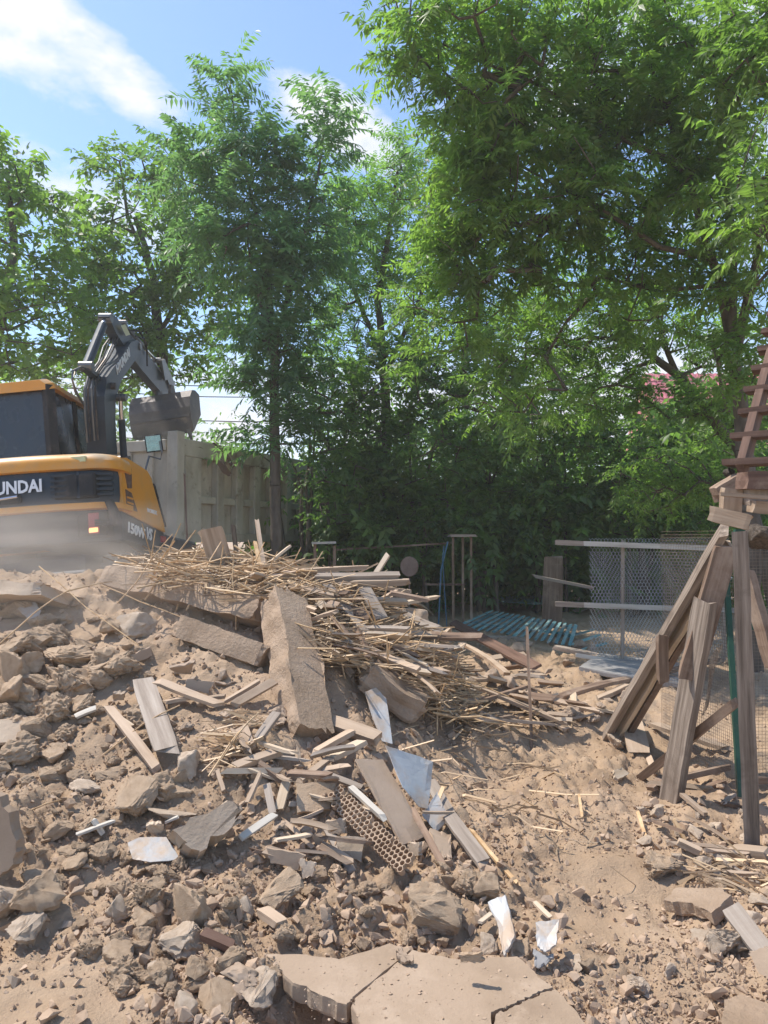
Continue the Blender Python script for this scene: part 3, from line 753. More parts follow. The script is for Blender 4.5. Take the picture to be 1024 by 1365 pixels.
# power cables
for k, (ya, yb) in enumerate([(500, 488), (512, 506), (541, 543), (571, 571)]):
    A = dep(60, ya, 24); B = dep(620, yb, 24)
    MB().tube([A.lerp(B, u) - Vector((0, 0, .5 * 4 * u * (1 - u))) for u in np.linspace(0, 1, 14)], .017, 5).build('power_cable', M['black'],
        label=['uppermost power cable crossing the sky gap beyond the truck', 'second power cable from the top in the sky gap beyond the truck', 'third power cable from the top in the sky gap beyond the truck', 'lowest power cable, just above the truck bed rim'][k], cat='cable', group='power cables behind the truck')
for px, y0 in ((60, 490), (620, 480)):
    b = g(px, 600, 24.1)
    MB().tube([b, Vector((b.x, b.y, dep(px, y0 - 12, 24.1).z))], [.13, .09], 10).build('utility_pole', M['wood_dark'], label='utility pole hidden in the trees at the %s end of the cables' % ('left' if px < 300 else 'right'), cat='pole')

# ------------------------------------------------------------------ dump truck
t0 = Vector((-3.43, 12.0, 0)); tu = Vector((0.408, 0.913, 0)).normalized(); tv = Vector((-tu.y, tu.x, 0))
TM = Matrix((tu, tv, Vector((0, 0, 1)))).transposed().to_4x4(); TM.translation = t0   # x along the bed, y to the left, z up
zr, zb, LB, WB = 3.2, 1.52, 5.2, 2.45
tk = empty('dump_truck', t0, 'mud-caked grey dump truck parked behind the heap, its bed being loaded', 'truck')
bed = MB()
bed.box((0, 0, zb), (LB, .05, zr - .04)); bed.box((0, WB - .05, zb), (LB, WB, zr - .04)); bed.box((LB - .05, .052, zb), (LB, WB - .052, zr + .1)); bed.box((.05, .052, zb), (LB - .052, WB - .052, zb + .08))
bo = bed.build('bed', M['truck'], tk, TM)


def rib(nm, a, b, ch=.012):
    return MB().box(a, b, ch).build(nm, M['truck'], bo, TM)


rib('top_rail', (.0, -.15, zr - .28), (LB, .0, zr)); rib('bottom_rail', (0, -.13, zb - .02), (LB, -.001, zb + .12)); rib('middle_rail', (.25, -.10, zb + .64), (LB, -.002, zb + .76))
rib('corner_post', (-.13, -.19, zb - .12), (.06, .02, zr + .1)); rib('side_rib', (.14, -.14, zb + .12), (.56, -.003, zr - .282))
for k in range(8):
    s = 1.0 + .57 * k
    rib('side_rib', (s, -.14, zb + .121), (s + .2, -.003, zr - .281))
rib('top_rail', (0, WB, zr - .28), (LB, WB + .1, zr)); rib('corner_post', (-.13, WB - .04, zb - .1), (.06, WB + .14, zr + .08))
tg_ = MB().box((-.05, .07, zb), (-.002, WB - .07, zr - .04)).build('tailgate', M['truck'], bo, TM)
for nm, a, b in [('top_rail', (-.11, .07, zr - .2), (-.052, WB - .07, zr - .02)), ('bottom_rail', (-.11, .07, zb), (-.052, WB - .07, zb + .12))]:
    rib(nm, a, b)
for k in range(5):
    y = .35 + k * .46; rib('tailgate_rib', (-.10, y, zb + .121), (-.051, y + .09, zr - .201))
for q in range(7):   # dirt heaped in the bed
    pass
xs = np.linspace(.1, LB - .1, 40); ys = np.linspace(.1, WB - .1, 24); XX, YY = np.meshgrid(xs, ys, indexing='ij')
dz = zr - .55 + .35 * np.exp(-((XX - 1.9) ** 2 / 1.2 + (YY - 1.3) ** 2 / .5)) + .06 * vnoise(XX * 6, YY * 6, 3) + .05 * worley(XX * 5, YY * 5, 4)
place('rubble_load', grid_mesh(xs, ys, dz, 'rubble_load', M['clod']), TM, None, 'loose rubble heaped inside the dump truck bed', 'rubble')
MB().box((.3, .75, .95), (7.0, .9, 1.2)).box((.3, WB - .9, .95), (7.0, WB - .75, 1.2)).box((.3, .9, 1.0), (.5, WB - .9, 1.15)).build('chassis', M['steel'], tk, TM)


def wheel(parent, Mx, c, r, w, name='wheel'):
    """tyre with tread blocks, rim and hub; axis along local y"""
    m = MB(); n = 28; prof = [(-.5, .62), (-.5, .9), (-.38, 1), (.38, 1), (.5, .9), (.5, .62)]
    V = [(c[0] + math.cos(2 * math.pi * k / n) * r * q, c[1] + a * w, c[2] + math.sin(2 * math.pi * k / n) * r * q) for k in range(n) for a, q in prof]
    Fc = [(k * 6 + j, k * 6 + (j + 1) % 6, ((k + 1) % n) * 6 + (j + 1) % 6, ((k + 1) % n) * 6 + j) for k in range(n) for j in range(6)]
    m.add(V, Fc)
    for k in range(n):
        a = 2 * math.pi * (k + .5) / n; d = Vector((math.cos(a), 0, math.sin(a))); e = Vector((-d.z, 0, d.x)); cc = Vector(c)
        for s_ in (-1, 1):
            q = [cc + d * r * f + e * r * .07 * t_ + Vector((0, s_ * w * y, 0)) for f in (.97, 1.05) for t_ in (-1, 1) for y in (.05, .45)]
            m.add(q, [(0, 1, 3, 2), (4, 6, 7, 5), (0, 4, 5, 1), (2, 3, 7, 6), (0, 2, 6, 4), (1, 5, 7, 3)])
    t_ = m.build(name, M['black'], parent, Mx)
    m = MB()
    for (a0, a1, rr) in ((-.42, -.1, .6), (-.1, .2, .35), (.2, .42, .6)):
        m.tube([Vector(c) + Vector((0, a0 * w, 0)), Vector(c) + Vector((0, a1 * w, 0))], [r * rr, r * rr], 20)
    m.build('rim', M['steel'], t_, Mx)


for x in (1.2, 2.5, 6.1):
    for y in (.22, WB - .22): wheel(tk, TM, (x, y, .52 + .12), .52, .32)
cb = MB().prism([(5.45, 1.1), (7.35, 1.1), (7.4, 1.9), (7.15, 2.75), (5.45, 2.8)], 1, .08, WB - .08).build('cab', M['truck'], tk, TM)
MB().prism([(6.1, 1.95), (7.1, 1.95), (6.95, 2.6), (6.1, 2.6)], 1, .06, .078).build('window', M['glass_dark'], cb, TM)
MB().prism([(6.1, 1.95), (7.1, 1.95), (6.95, 2.6), (6.1, 2.6)], 1, WB - .078, WB - .06).build('window', M['glass_dark'], cb, TM)
# things hanging over the rim of the bed
def W_(x, y, z): return TM @ Vector((x, y, z))
m = MB(); m.tube([W_(-.1, -.16, 3.12), W_(.2, -.13, 3.08), W_(.5, -.14, 3.1), W_(.78, -.13, 3.05), W_(.98, -.12, 3.22), W_(1.15, -.15, 3.05)], .014, 6)
m.build('rusty_rod', M['rust_wire'], label='bent rusty rod draped along the truck bed rim', cat='rod')
bar('scrap_strip', W_(.85, -.16, 3.2), W_(1.3, -.22, 2.86), .07, .02, M['wood_dark'], 'short dark strip of torn scrap hanging over the truck bed rim', 'scrap', bend=.1)
bar('cloth_scrap', W_(.95, -.2, 2.9), W_(1.2, -.2, 2.72), .14, .03, M['cloth'], 'crumpled pale rag caught on the truck bed side', 'rag', rough=.02, nx=5, ny=3)
bar('wooden_batten', dep(246, 632, 11.7), dep(250, 735, 11.2), .03, .02, M['wood_red'], 'thin reddish batten leaning upright against the truck bed corner', 'batten')
bar('wooden_post', dep(311, 700, 12.0), dep(316, 745, 12.0), .1, .06, M['wood_dark'], 'short dark post end standing under the truck bed side', 'post')

# ------------------------------------------------------------------ excavator
ex_o = Vector((-2.89, 8.0, 1.60))
EM = Matrix.Translation(ex_o) @ Matrix.Rotation(R_(-1.5), 4, 'Z') @ Matrix.Rotation(R_(-4.6), 4, 'X') @ Matrix.Rotation(R_(-5.2), 4, 'Y')
# frame: x to the machine's right, y forward, z up; origin at the rear right lower corner of the counterweight
ex = empty('excavator', Vector((ex_o.x - 1.2, ex_o.y + 1.6, 0.45)), 'yellow and dark grey wheeled excavator tilted on the rubble, tipping its bucket into the truck', 'excavator')
WD = 2.5


def plan(inset, bulge=.14, r=.32, y1=.55):
    """counterweight outline seen from above, rounded rear corners, running forward to y1"""
    pts = []
    x0, x1 = -WD + inset, -inset
    pts.append((x1, y1))
    for k in range(7):
        a = (k / 6) * math.pi / 2
        pts.append((x1 - r + r * math.cos(a), r + inset - r * math.sin(a) - 0))
    n = 10
    for k in range(1, n):
        u = k / n; x = (x1 - r) + (x0 + r - x1 + r) * u
        pts.append((x, inset - bulge * 4 * u * (1 - u)))
    for k in range(7):
        a = (k / 6) * math.pi / 2
        pts.append((x0 + r - r * math.sin(a), r + inset - r * math.cos(a)))
    pts.append((x0, y1))
    return pts


def loft(name, secs, mat, parent=ex, smooth=True, **kw):
    m = MB(); V = []; n = None
    for z, ins in secs:
        p = plan(ins, **kw); n = len(p); V += [(x, y, z) for x, y in p]
    Fc = []
    for i in range(len(secs) - 1):
        for k in range(n): Fc.append((i * n + (k + 1) % n, i * n + k, i * n + n + k, i * n + n + (k + 1) % n))
    Fc += [tuple(range(n)), tuple(range(len(V) - n, len(V)))[::-1]]
    m.add(V, Fc); me = meshdata(name, m.v, m.f, mat); fix_normals(me)
    if smooth:
        me.shade_smooth()
        try: me.set_sharp_from_angle(angle=R_(35))
        except Exception: pass
    return place(name, me, EM, parent)


cw = loft('counterweight', [(-.02, .16), (.0, .14), (.22, .12), (.325, .06)], M['navy'])
loft('lower_stripe', [(.327, .03), (.335, .0), (.40, .0), (.41, .03)], M['yellow'])
rp = loft('rear_panel', [(.412, .055), (.5, .045), (.7, .045), (.768, .055)], M['navy'])
loft('top_cowl', [(.77, .02), (.78, 0), (.87, .0), (.93, .03), (.965, .09), (.98, .2)], M['yellow'])
# grille louvres on the right of the rear panel
gr = MB().box((-.66, -.035, .455), (-.2, .12, .725), .02).build('grille', M['black'], rp, EM)
for k in range(5):
    z = .475 + k * .057
    m = MB()
    for (xa, ya, xb, yb) in [(-.68, -.05, -.42, -.02), (-.42, -.02, -.2, .02), (-.2, .02, -.06, .11)]:
        m.add([(xa, ya, z), (xb, yb, z), (xb, yb + .04, z), (xa, ya + .04, z), (xa, ya - .006, z + .022), (xb, yb - .006, z + .022), (xb, yb + .04, z + .03), (xa, ya + .04, z + .03)],
              [(0, 3, 2, 1), (4, 5, 6, 7), (0, 1, 5, 4), (1, 2, 6, 5), (2, 3, 7, 6), (3, 0, 4, 7)])
    m.build('louvre', M['navy'], rp, EM)
MB().box((-.40, -.035, .455), (-.37, -.01, .735)).build('grille_bar', M['navy'], rp, EM)
# handle
m = MB().box((-1.45, -.125, .44), (-.97, -.1, .53), .02); m.build('handle_recess', M['black'], rp, EM)
MB().tube([Vector((-1.43, -.14, .48)), Vector((-1.0, -.13, .51))], .018, 8).build('handle', M['chrome'], rp, EM)
MB().box((-.53, -.012, .855), (-.3, .03, .915)).build('sticker', M['sticker'], ex, EM)
# lamp
lb = MB().box((-.46, .08, .04), (-.14, .3, .31), .02).build('lamp_housing', M['black'], cw, EM)
MB().box((-.33, .055, .06), (-.21, .079, .29), .01).build('tail_light', M['red_lens'], cw, EM)
MB().box((-.32, .046, .075), (-.22, .054, .125), .004).build('bulb', M['lamp_on'], cw, EM)
m = MB(); m.tube([(-.06, -.02, .40), (-.02, .0, .28), (-.03, .02, .14)], [.05, .055, .045], 8); m.build('rubber_buffer', M['black'], cw, EM)
for k in range(3):
    MB().tube([(-.24, .03, .2 - k * .025), (-.1, -.0, .19 - k * .025), (.02, .03, .17 - k * .02)], .012, 6).build('hose', M['black'], cw, EM)
# side panel on the right
SP = [(.34, .12), (.34, .9), (.5, .93), (1.25, .89), (1.42, .80), (1.72, .34), (1.76, .13)]
sp = MB().prism([(y, z + .0) for y, z in [(.30, .32), (.30, .93), (.5, .965), (1.18, .93), (1.32, .86), (1.38, .78), (1.74, .30), (1.76, .2), (.9, .27)]], 0, -.9, -.03).build('side_panel', M['yellow'], ex, EM)
MB().prism([(.38, .84), (.62, .86), (.60, .62), (.47, .60)], 0, -.032, -.022).build('vent_shade_plate', M['wood_red'], sp, EM)  # raised plate, its dark colour stands in for shade inside the vent
MB().prism([(.40, .58), (.58, .56), (.75, .36), (.42, .36)], 0, -.032, -.022).build('vent_shade_plate', M['wood_red'], sp, EM)  # lower vent likewise: shade put into the colour of a raised plate
for z in (.42, .48): MB().prism([(.42, z), (.6, z), (.6, z + .02), (.42, z + .02)], 0, -.024, -.012).build('louvre', M['yellow'], sp, EM)
MB().prism([(1.40, .80), (1.46, .78), (1.82, .28), (1.76, .27)], 0, -.5, -.025).build('rubber_strip', M['black'], sp, EM)
MB().prism([(.30, .0), (.30, .318), (.9, .268), (1.76, .198), (1.80, .02), (1.6, -.04)], 0, -1.1, -.05).build('side_skirt', M['navy'], ex, EM)
MB().box((-.06, 1.62, .06), (-.02, 1.76, .14)).build('reflector', M['red_lens'], ex, EM)
# hood between counterweight and cab, deck
MB().box((-2.4, .5, .05), (-.12, 1.55, .90), .06).build('hood', M['yellow'], ex, EM)
MB().box((-2.42, 1.56, -.1), (-.1, 3.5, .2), .03).build('deck', M['navy'], ex, EM)
MB().tube([(-.75, 1.0, .85), (-.75, 1.0, 1.06)], .05, 10).build('exhaust', M['black'], ex, EM)
MB().box((-.52, 1.5, .9), (-.3, 1.8, .99), .02).build('tank_cap', M['yellow'], ex, EM)
# cab
cx0, cx1, cy0, cy1, cz0, cz1 = -2.4, -1.36, 1.62, 3.2, .2, 2.4
cab = MB().prism([(cy0, cz0), (cy1 + .1, cz0), (cy1 + .12, 1.0), (cy0, 1.0)], 0, cx0, cx1).build('cab', M['navy'], ex, EM)
rp_ = [(cx0 + .06, cz1 - .14), (cx0 + .03, cz1 - .06), (cx0 + .12, cz1), (cx1 - .12, cz1), (cx1 - .03, cz1 - .06), (cx1 - .0, cz1 - .14)]
# roof: rounded yellow cap
m = MB(); P_ = []
for y, s_, dzz in ((cy0 - .05, .85, -.03), (cy0 + .03, 1, 0), (cy1 - .2, 1, .0), (cy1 + .02, .92, -.06)):
    for x, z in rp_: P_.append(((x - (cx0 + cx1) / 2) * s_ + (cx0 + cx1) / 2, y, z + dzz))
Fc = [(i * 6 + k, i * 6 + (k + 1) % 6, i * 6 + 6 + (k + 1) % 6, i * 6 + 6 + k) for i in range(3) for k in range(6)] + [tuple(range(6))[::-1], tuple(range(18, 24))]
m.add(P_, Fc); me = meshdata('roof', m.v, m.f, M['yellow']); fix_normals(me); place('roof', me, EM, cab)
for (x, y, x2, y2, w_) in [(cx0 + .05, cy0, cx0 + .1, cy0 + .02, .07), (cx1 - .04, cy0, cx1 - .1, cy0 + .02, .085), (cx0 + .05, cy1 + .05, cx0 + .1, cy1 - .1, .05), (cx1 - .04, cy1 + .06, cx1 - .09, cy1 - .08, .05), (cx1 - .035, cy0 + .78, cx1 - .085, cy0 + .72, .045), (cx0 + .035, cy0 + .78, cx0 + .085, cy0 + .72, .045)]:
    bar('pillar', EM @ Vector((x, y, .9)), EM @ Vector((x2, y2, cz1 - .1)), w_ * 1.5, w_ * 1.5, M['black'], parent=cab, rough=0, ends=0, nx=1)
MB().add([(cx0 + .1, cy0 + .0, 1.0), (cx1 - .1, cy0, 1.0), (cx1 - .16, cy0 + .02, cz1 - .16), (cx0 + .14, cy0 + .02, cz1 - .16), (cx0 + .1, cy0 + .012, 1.0), (cx1 - .1, cy0 + .012, 1.0), (cx1 - .16, cy0 + .032, cz1 - .16), (cx0 + .14, cy0 + .032, cz1 - .16)],
         [(0, 1, 2, 3), (7, 6, 5, 4), (0, 4, 5, 1), (1, 5, 6, 2), (2, 6, 7, 3), (3, 7, 4, 0)]).build('rear_window', M['glass_dark'], cab, EM)
for (xb, xt, mt1, mt2) in ((cx1 - .03, cx1 - .075, 'glass_dark', 'glass_green'), (cx0 + .03, cx0 + .075, 'glass_green', 'glass_green')):
    for ya, yb, mt in ((cy0 + .06, cy0 + .74, mt1), (cy0 + .82, cy1 - .02, mt2)):
        MB().add([(xb, ya, 1.0), (xb, yb + .03, 1.0), (xt, yb - .04, cz1 - .15), (xt, ya + .02, cz1 - .15), (xb - .012, ya, 1.0), (xb - .012, yb + .03, 1.0), (xt - .012, yb - .04, cz1 - .15), (xt - .012, ya + .02, cz1 - .15)],
                 [(0, 1, 2, 3), (7, 6, 5, 4), (0, 4, 5, 1), (1, 5, 6, 2), (2, 6, 7, 3), (3, 7, 4, 0)]).build('side_window', M[mt], cab, EM)
MB().add([(cx0 + .08, cy1 + .1, .6), (cx1 - .08, cy1 + .1, .6), (cx1 - .12, cy1 - .08, cz1 - .14), (cx0 + .12, cy1 - .08, cz1 - .14)], [(0, 1, 2, 3)]).build('front_window', M['glass_green'], cab, EM)
st_ = MB().box((-2.1, 2.2, .55), (-1.65, 2.65, .75), .04); st_.box((-2.08, 2.12, .76), (-1.67, 2.26, 1.42), .05); st_.box((-1.98, 2.14, 1.43), (-1.77, 2.24, 1.6), .03)
st_.build('seat', M['black'], cab, EM)
MB().tube([(-1.3, 1.45, .92), (-1.3, 1.45, 1.06), (-1.3, 1.75, 1.06)], .09, 12).build('air_cleaner', M['steel'], ex, EM)
for x, y in ((-2.2, 1.7), (-1.55, 1.72)): MB().tube([(x, y, cz1 - .02), (x, y, cz1 + .03)], .03, 8).build('roof_bolt', M['steel'], cab, EM)
# mirror at the front right
m = MB().tube([EM @ Vector((-.35, 1.85, .86)), dep(199, 608, 10.2), dep(214, 612, 10.2), dep(216, 603, 10.2), dep(213, 588, 10.2)], .014, 8)
m.build('mirror_arm', M['steel'], ex)
c0 = dep(205, 591, 10.2)
MM = Matrix.Translation(c0) @ Matrix.Rotation(R_(14), 4, 'Z') @ Matrix.Rotation(R_(-9), 4, 'Y')
mi = MB().box((-.115, -.01, -.12), (.115, .03, .12), .02).build('mirror', M['black'], ex, MM)
MB().box((-.098, -.014, -.104), (.098, -.011, .104)).build('mirror_face', M['mirror'], mi, MM)
# undercarriage and wheels
MB().box((-2.0, .3, -.45), (-.5, 4.1, -.12), .04).tube([(-1.25, 2.0, -.2), (-1.25, 2.0, .05)], .6, 24).box((-2.15, .8, -.72), (-.35, 1.0, -.52)).box((-2.15, 3.4, -.72), (-.35, 3.6, -.52)).build('undercarriage', M['navy'], ex, EM)
for y in (.9, 3.5):
    for x in (-2.25, -.25):
        m_ = EM @ Matrix.Translation((x, y, -.62)) @ Matrix.Rotation(R_(90), 4, 'Z')
        wheel(ex, m_, (0, 0, 0), .5, .34)
MB().box((-2.3, -.35, -.75), (-.2, -.25, -.35), .02).box((-1.9, -.25, -.6), (-1.75, .4, -.5)).box((-.75, -.25, -.6), (-.6, .4, -.5)).build('dozer_blade', M['steel'], ex, EM)

# boom, arm, bucket: a vertical plane running away from the camera
def bx(Y): return -4.02 - .06 * (Y - 10.6)


def pl(px, py, Y=None):
    """boom-plane point on the sight line of a pixel"""
    d = ray(px, py)
    Yv = 11.0
    for _ in range(20): Yv = bx(Yv) / (d[0] / d[1])
    return dep(px, py, Yv)


def slab_yz(name, outline, th, mat, parent, off=0.0, ch=0.0):
    """side profile (world points in the boom plane) given thickness across the plane"""
    n = len(outline); V = []
    nrm = Vector((1, .06, 0)).normalized()
    for s_ in (-.5, .5): V += [p + nrm * (th * s_ + off) for p in outline]
    Fc = [tuple(range(n))[::-1], tuple(range(n, 2 * n))] + [(k, (k + 1) % n, n + (k + 1) % n, n + k) for k in range(n)]
    me = meshdata(name, V, Fc, mat); fix_normals(me)
    return place(name, me, None, parent)


def P2(Y, z): return Vector((bx(Y), Y, z))


bm_out = [pl(130, 606), pl(127, 560), pl(126, 528), pl(130, 502), pl(163, 456), pl(172, 453), pl(179, 459), pl(176, 470), pl(150, 506), pl(142, 530), pl(141, 560), pl(144, 606)]
boom = slab_yz('boom', bm_out, .27, M['navy'], ex)
arm_out = [pl(138, 422), pl(143, 419), pl(150, 425), pl(164, 442), pl(188, 468), pl(205, 490), pl(221, 515), pl(219, 524), pl(213, 527), pl(184, 494), pl(164, 468), pl(148, 444)]
arm = slab_yz('arm', arm_out, .15, M['navy'], ex, 0.0)
MB().add([tuple(pl(*q) + Vector((.125, 0, 0))) for q in ((150, 434), (157, 448), (163, 446), (156, 432))], [(0, 1, 2, 3)]).build('sticker', M['sticker'], arm)


def cyl(name, A, B, r, rr, split, parent):
    A = Vector(A); B = Vector(B); c = A.lerp(B, split)
    o = MB().tube([A, c], r, 14).build(name, M['navy'], parent, smooth=False)
    MB().tube([c - (B - A).normalized() * .02, B], rr, 12).build('rod', M['chrome'], parent)
    MB().tube([B - Vector((.09, 0, 0)), B + Vector((.09, 0, 0))], rr * 1.8, 12).build('pin', M['steel'], parent)
    MB().tube([A - Vector((.09, 0, 0)), A + Vector((.09, 0, 0))], rr * 1.6, 12).build('pin', M['steel'], parent)


cyl('arm_cylinder', pl(115, 488), pl(141, 424), .062, .04, .84, boom)
cyl('bucket_cylinder', pl(161, 430), pl(208, 480), .045, .026, .62, arm)
bar('bracket', pl(113, 490), pl(131, 506), .12, .05, M['navy'], parent=boom, rough=0)
for s_ in (-.17, .17): cyl('boom_cylinder', pl(150, 612) + Vector((s_, 0, 0)), pl(145, 530) + Vector((s_, 0, 0)), .05, .032, .65, boom)
MB().tube([pl(143, 530) - Vector((.19, 0, 0)), pl(143, 530) + Vector((.19, 0, 0))], .04, 12).build('pin', M['steel'], boom)
MB().tube([pl(175, 462) - Vector((.16, 0, 0)), pl(175, 462) + Vector((.16, 0, 0))], .06, 12).build('pin', M['steel'], boom)
lm = pl(138, 516) + Vector((.17, -.03, 0))
MB().tube([lm - Vector((.05, .05, 0)), lm + Vector((.03, -.04, 0))], .05, 12).build('work_lamp', M['black'], boom)
for k in range(4):   # hydraulic hoses
    o_ = Vector((-.09 + .05 * k, 0, .012 * k))
    MB().tube([pl(125, 590) + o_, pl(122, 550) + o_, pl(121, 520) + o_, pl(126, 502 - k) + o_, pl(140, 482 - k) + o_, pl(146 + k, 462) + o_, pl(153, 452 - 2 * k) + o_, pl(164, 446 - k) + o_, pl(178, 446) + o_ * 1.6, pl(186, 462) + o_ * 1.9, pl(188, 478) + o_ * 1.8][:11 if k % 2 else 9], .014, 6).build('hose', M['black' if k % 2 else 'steel'], boom)
for sd in (-1, 1):
    MB().tube([pl(112, 540), pl(101 + sd, 522), pl(96, 505), pl(99 + 2 * sd, 494), pl(108, 489), pl(118, 493)], .013, 6).build('hose', M['steel'], boom)
MB().tube([pl(170, 448) + Vector((.13, 0, 0)), pl(178, 452) + Vector((.17, 0, 0)), pl(184, 470) + Vector((.15, 0, 0)), pl(186, 488) + Vector((.13, 0, 0))], .013, 6).build('hose', M['black'], arm)
# bucket linkage
bp = P2(14.02, 4.28)
for s_ in (-.17, .17):
    slab_yz('link', [pl(204, 480), pl(209, 479), pl(215, 505), pl(209, 507)], .04, M['steel'], arm, s_ * .8)
    slab_yz('link', [pl(205, 480), pl(211, 478), pl(226, 512), pl(221, 520)], .04, M['steel'], arm, s_ * .55)
# bucket: shell swept across its width, seen from behind and a little below, tipped
Bw = 1.08
BO = dep(220, 529, 13.5)
BMx = Matrix.Translation(BO) @ Matrix.Rotation(R_(-6), 4, 'Z') @ Matrix.Rotation(R_(-7), 4, 'Y') @ Matrix.Rotation(R_(-8), 4, 'X')
prof = [(.22, .03), (.02, .05), (-.14, -.0), (-.26, -.16), (-.3, -.36), (-.26, -.58), (-.16, -.78)]   # (depth, height): back curve, mouth faces away and down
inn = [(y + .045 * (1 if i > 1 else .3), z - .035 * (1 if i < 4 else .2)) for i, (y, z) in enumerate(prof)]
n = len(prof); V = []
for x in (-Bw / 2, Bw / 2): V += [(x, y, z) for y, z in prof] + [(x, y, z) for y, z in inn]
Fc = []
for k in range(n - 1): Fc += [(k, k + 1, 2 * n + k + 1, 2 * n + k), (n + k + 1, n + k, 3 * n + k, 3 * n + k + 1), (k + 1, k, n + k, n + k + 1), (2 * n + k, 2 * n + k + 1, 3 * n + k + 1, 3 * n + k)]
Fc += [(0, 2 * n, 3 * n, n), (n - 1, 2 * n - 1, 4 * n - 1, 3 * n - 1)]
me = meshdata('bucket', V, Fc, M['bucket']); fix_normals(me); bk = place('bucket', me, BMx, ex)
for x in (-Bw / 2 - .03, Bw / 2):
    MB().prism([*prof, (.25, -.35)], 0, x, x + .03).build('side_plate', M['bucket'], bk, BMx)
MB().box((-Bw / 2, -.31, -.54), (Bw / 2, -.275, -.50)).build('wear_strip', M['bucket'], bk, BMx)
for k in range(5):
    x = -Bw / 2 + .06 + k * .23
    MB().add([(x, -.2, -.74), (x + .08, -.2, -.74), (x + .08, -.12, -.76), (x, -.12, -.76), (x + .02, -.08, -.92), (x + .06, -.08, -.92)], [(0, 1, 5, 4), (1, 2, 5), (2, 3, 4, 5), (3, 0, 4), (0, 3, 2, 1)]).build('tooth', M['steel'], bk, BMx)
for x in (-.15, .1): MB().prism([(-.1, .0), (-.05, .2), (.08, .22), (.2, .02)], 0, x, x + .05).build('hinge_lug', M['bucket'], bk, BMx)


def text(body, size, Mx, parent, mat, ext=.004, bold=.012, sx=1.0, shear=0.0, align='RIGHT', name='lettering'):
    cu = bpy.data.curves.new(name, 'FONT'); cu.body = body; cu.size = size; cu.extrude = ext; cu.offset = bold * size; cu.align_x = align; cu.shear = shear; cu.resolution_u = 2
    cu.materials.append(mat)
    o = bpy.data.objects.new('tmp_text', cu); C.objects.link(o); bpy.context.view_layer.update()
    me = bpy.data.meshes.new_from_object(o.evaluated_get(bpy.context.evaluated_depsgraph_get()))
    C.objects.unlink(o); bpy.data.objects.remove(o)
    me.name = name
    return place(name, me, Mx @ Matrix.Diagonal((sx, 1, 1, 1)), parent)


# rear lettering follows the bulge: stands on the rear face
RX = Matrix.Rotation(R_(90), 4, 'X')
text('HYUNDAI', .19, EM @ Matrix.Translation((-.745, -.093, .555)) @ Matrix.Rotation(R_(3), 4, 'Z') @ RX, rp, M['letter'], bold=.03, sx=.84)
# on the right flank, reading forward
RS = Matrix.Rotation(R_(90), 4, 'Z') @ RX
text('150W', .17, EM @ Matrix.Translation((-.045, .43, .10)) @ Matrix.Rotation(R_(-4), 4, 'X') @ RS, ex, M['letter'], bold=.03, align='LEFT', sx=1.35, shear=.1)
text('VS', .21, EM @ Matrix.Translation((-.045, 1.06, .07)) @ Matrix.Rotation(R_(-4), 4, 'X') @ RS, ex, M['letter'], bold=.02, align='LEFT', sx=.9, shear=.35)
text('ROBEX', .07, EM @ Matrix.Translation((-.026, 1.1, .40)) @ RS, sp, M['letter'], bold=.02, align='LEFT', sx=1.6)
# boom lettering on the side facing right
a_ = pl(144, 503); b_ = pl(170, 466)
d_ = (b_ - a_).normalized(); nn = Vector((1, .06, 0)).normalized(); nn = (nn - d_ * nn.dot(d_)).normalized(); u_ = nn.cross(d_)
BT = Matrix((d_, u_, nn)).transposed().to_4x4(); BT.translation = a_ + nn * .14 + u_ * .045
text('HYUNDAI', .19, BT, boom, M['letter'], bold=.03, align='LEFT', sx=.92)

# ------------------------------------------------------------------ rocks
import bmesh


def ico(sub):
    bm = bmesh.new(); bmesh.ops.create_icosphere(bm, subdivisions=sub, radius=1.0)
    V = np.array([v.co[:] for v in bm.verts]); Fc = np.array([[v.index for v in f.verts] for f in bm.faces]); bm.free()
    return V, Fc


ICO = {k: ico(k) for k in (1, 2, 3, 4)}


def rock_arr(seed, sub, planes=11, soft=0.014, rough=0.05):
    rs = np.random.default_rng(seed); D, Fc = ICO[sub]
    n = rs.normal(size=(planes, 3)); n /= np.linalg.norm(n, axis=1, keepdims=True); off = rs.uniform(0.55, 1.0, planes)
    dots = D @ n.T; r = np.where(dots > 0.05, off[None] / np.maximum(dots, 0.05), 9.0)
    r = -np.log(np.exp(-r / soft).sum(1) + np.exp(-1.35 / soft)) * soft
    r = r + rough * snoise3(D, seed + 5, 5) + rough * 0.6 * snoise3(D, seed + 6, 13) + (rough * 0.4 * snoise3(D, seed + 8, 29) + rough * .25 * snoise3(D, seed + 9, 50) if sub > 3 else 0)
    return D * r[:, None], Fc


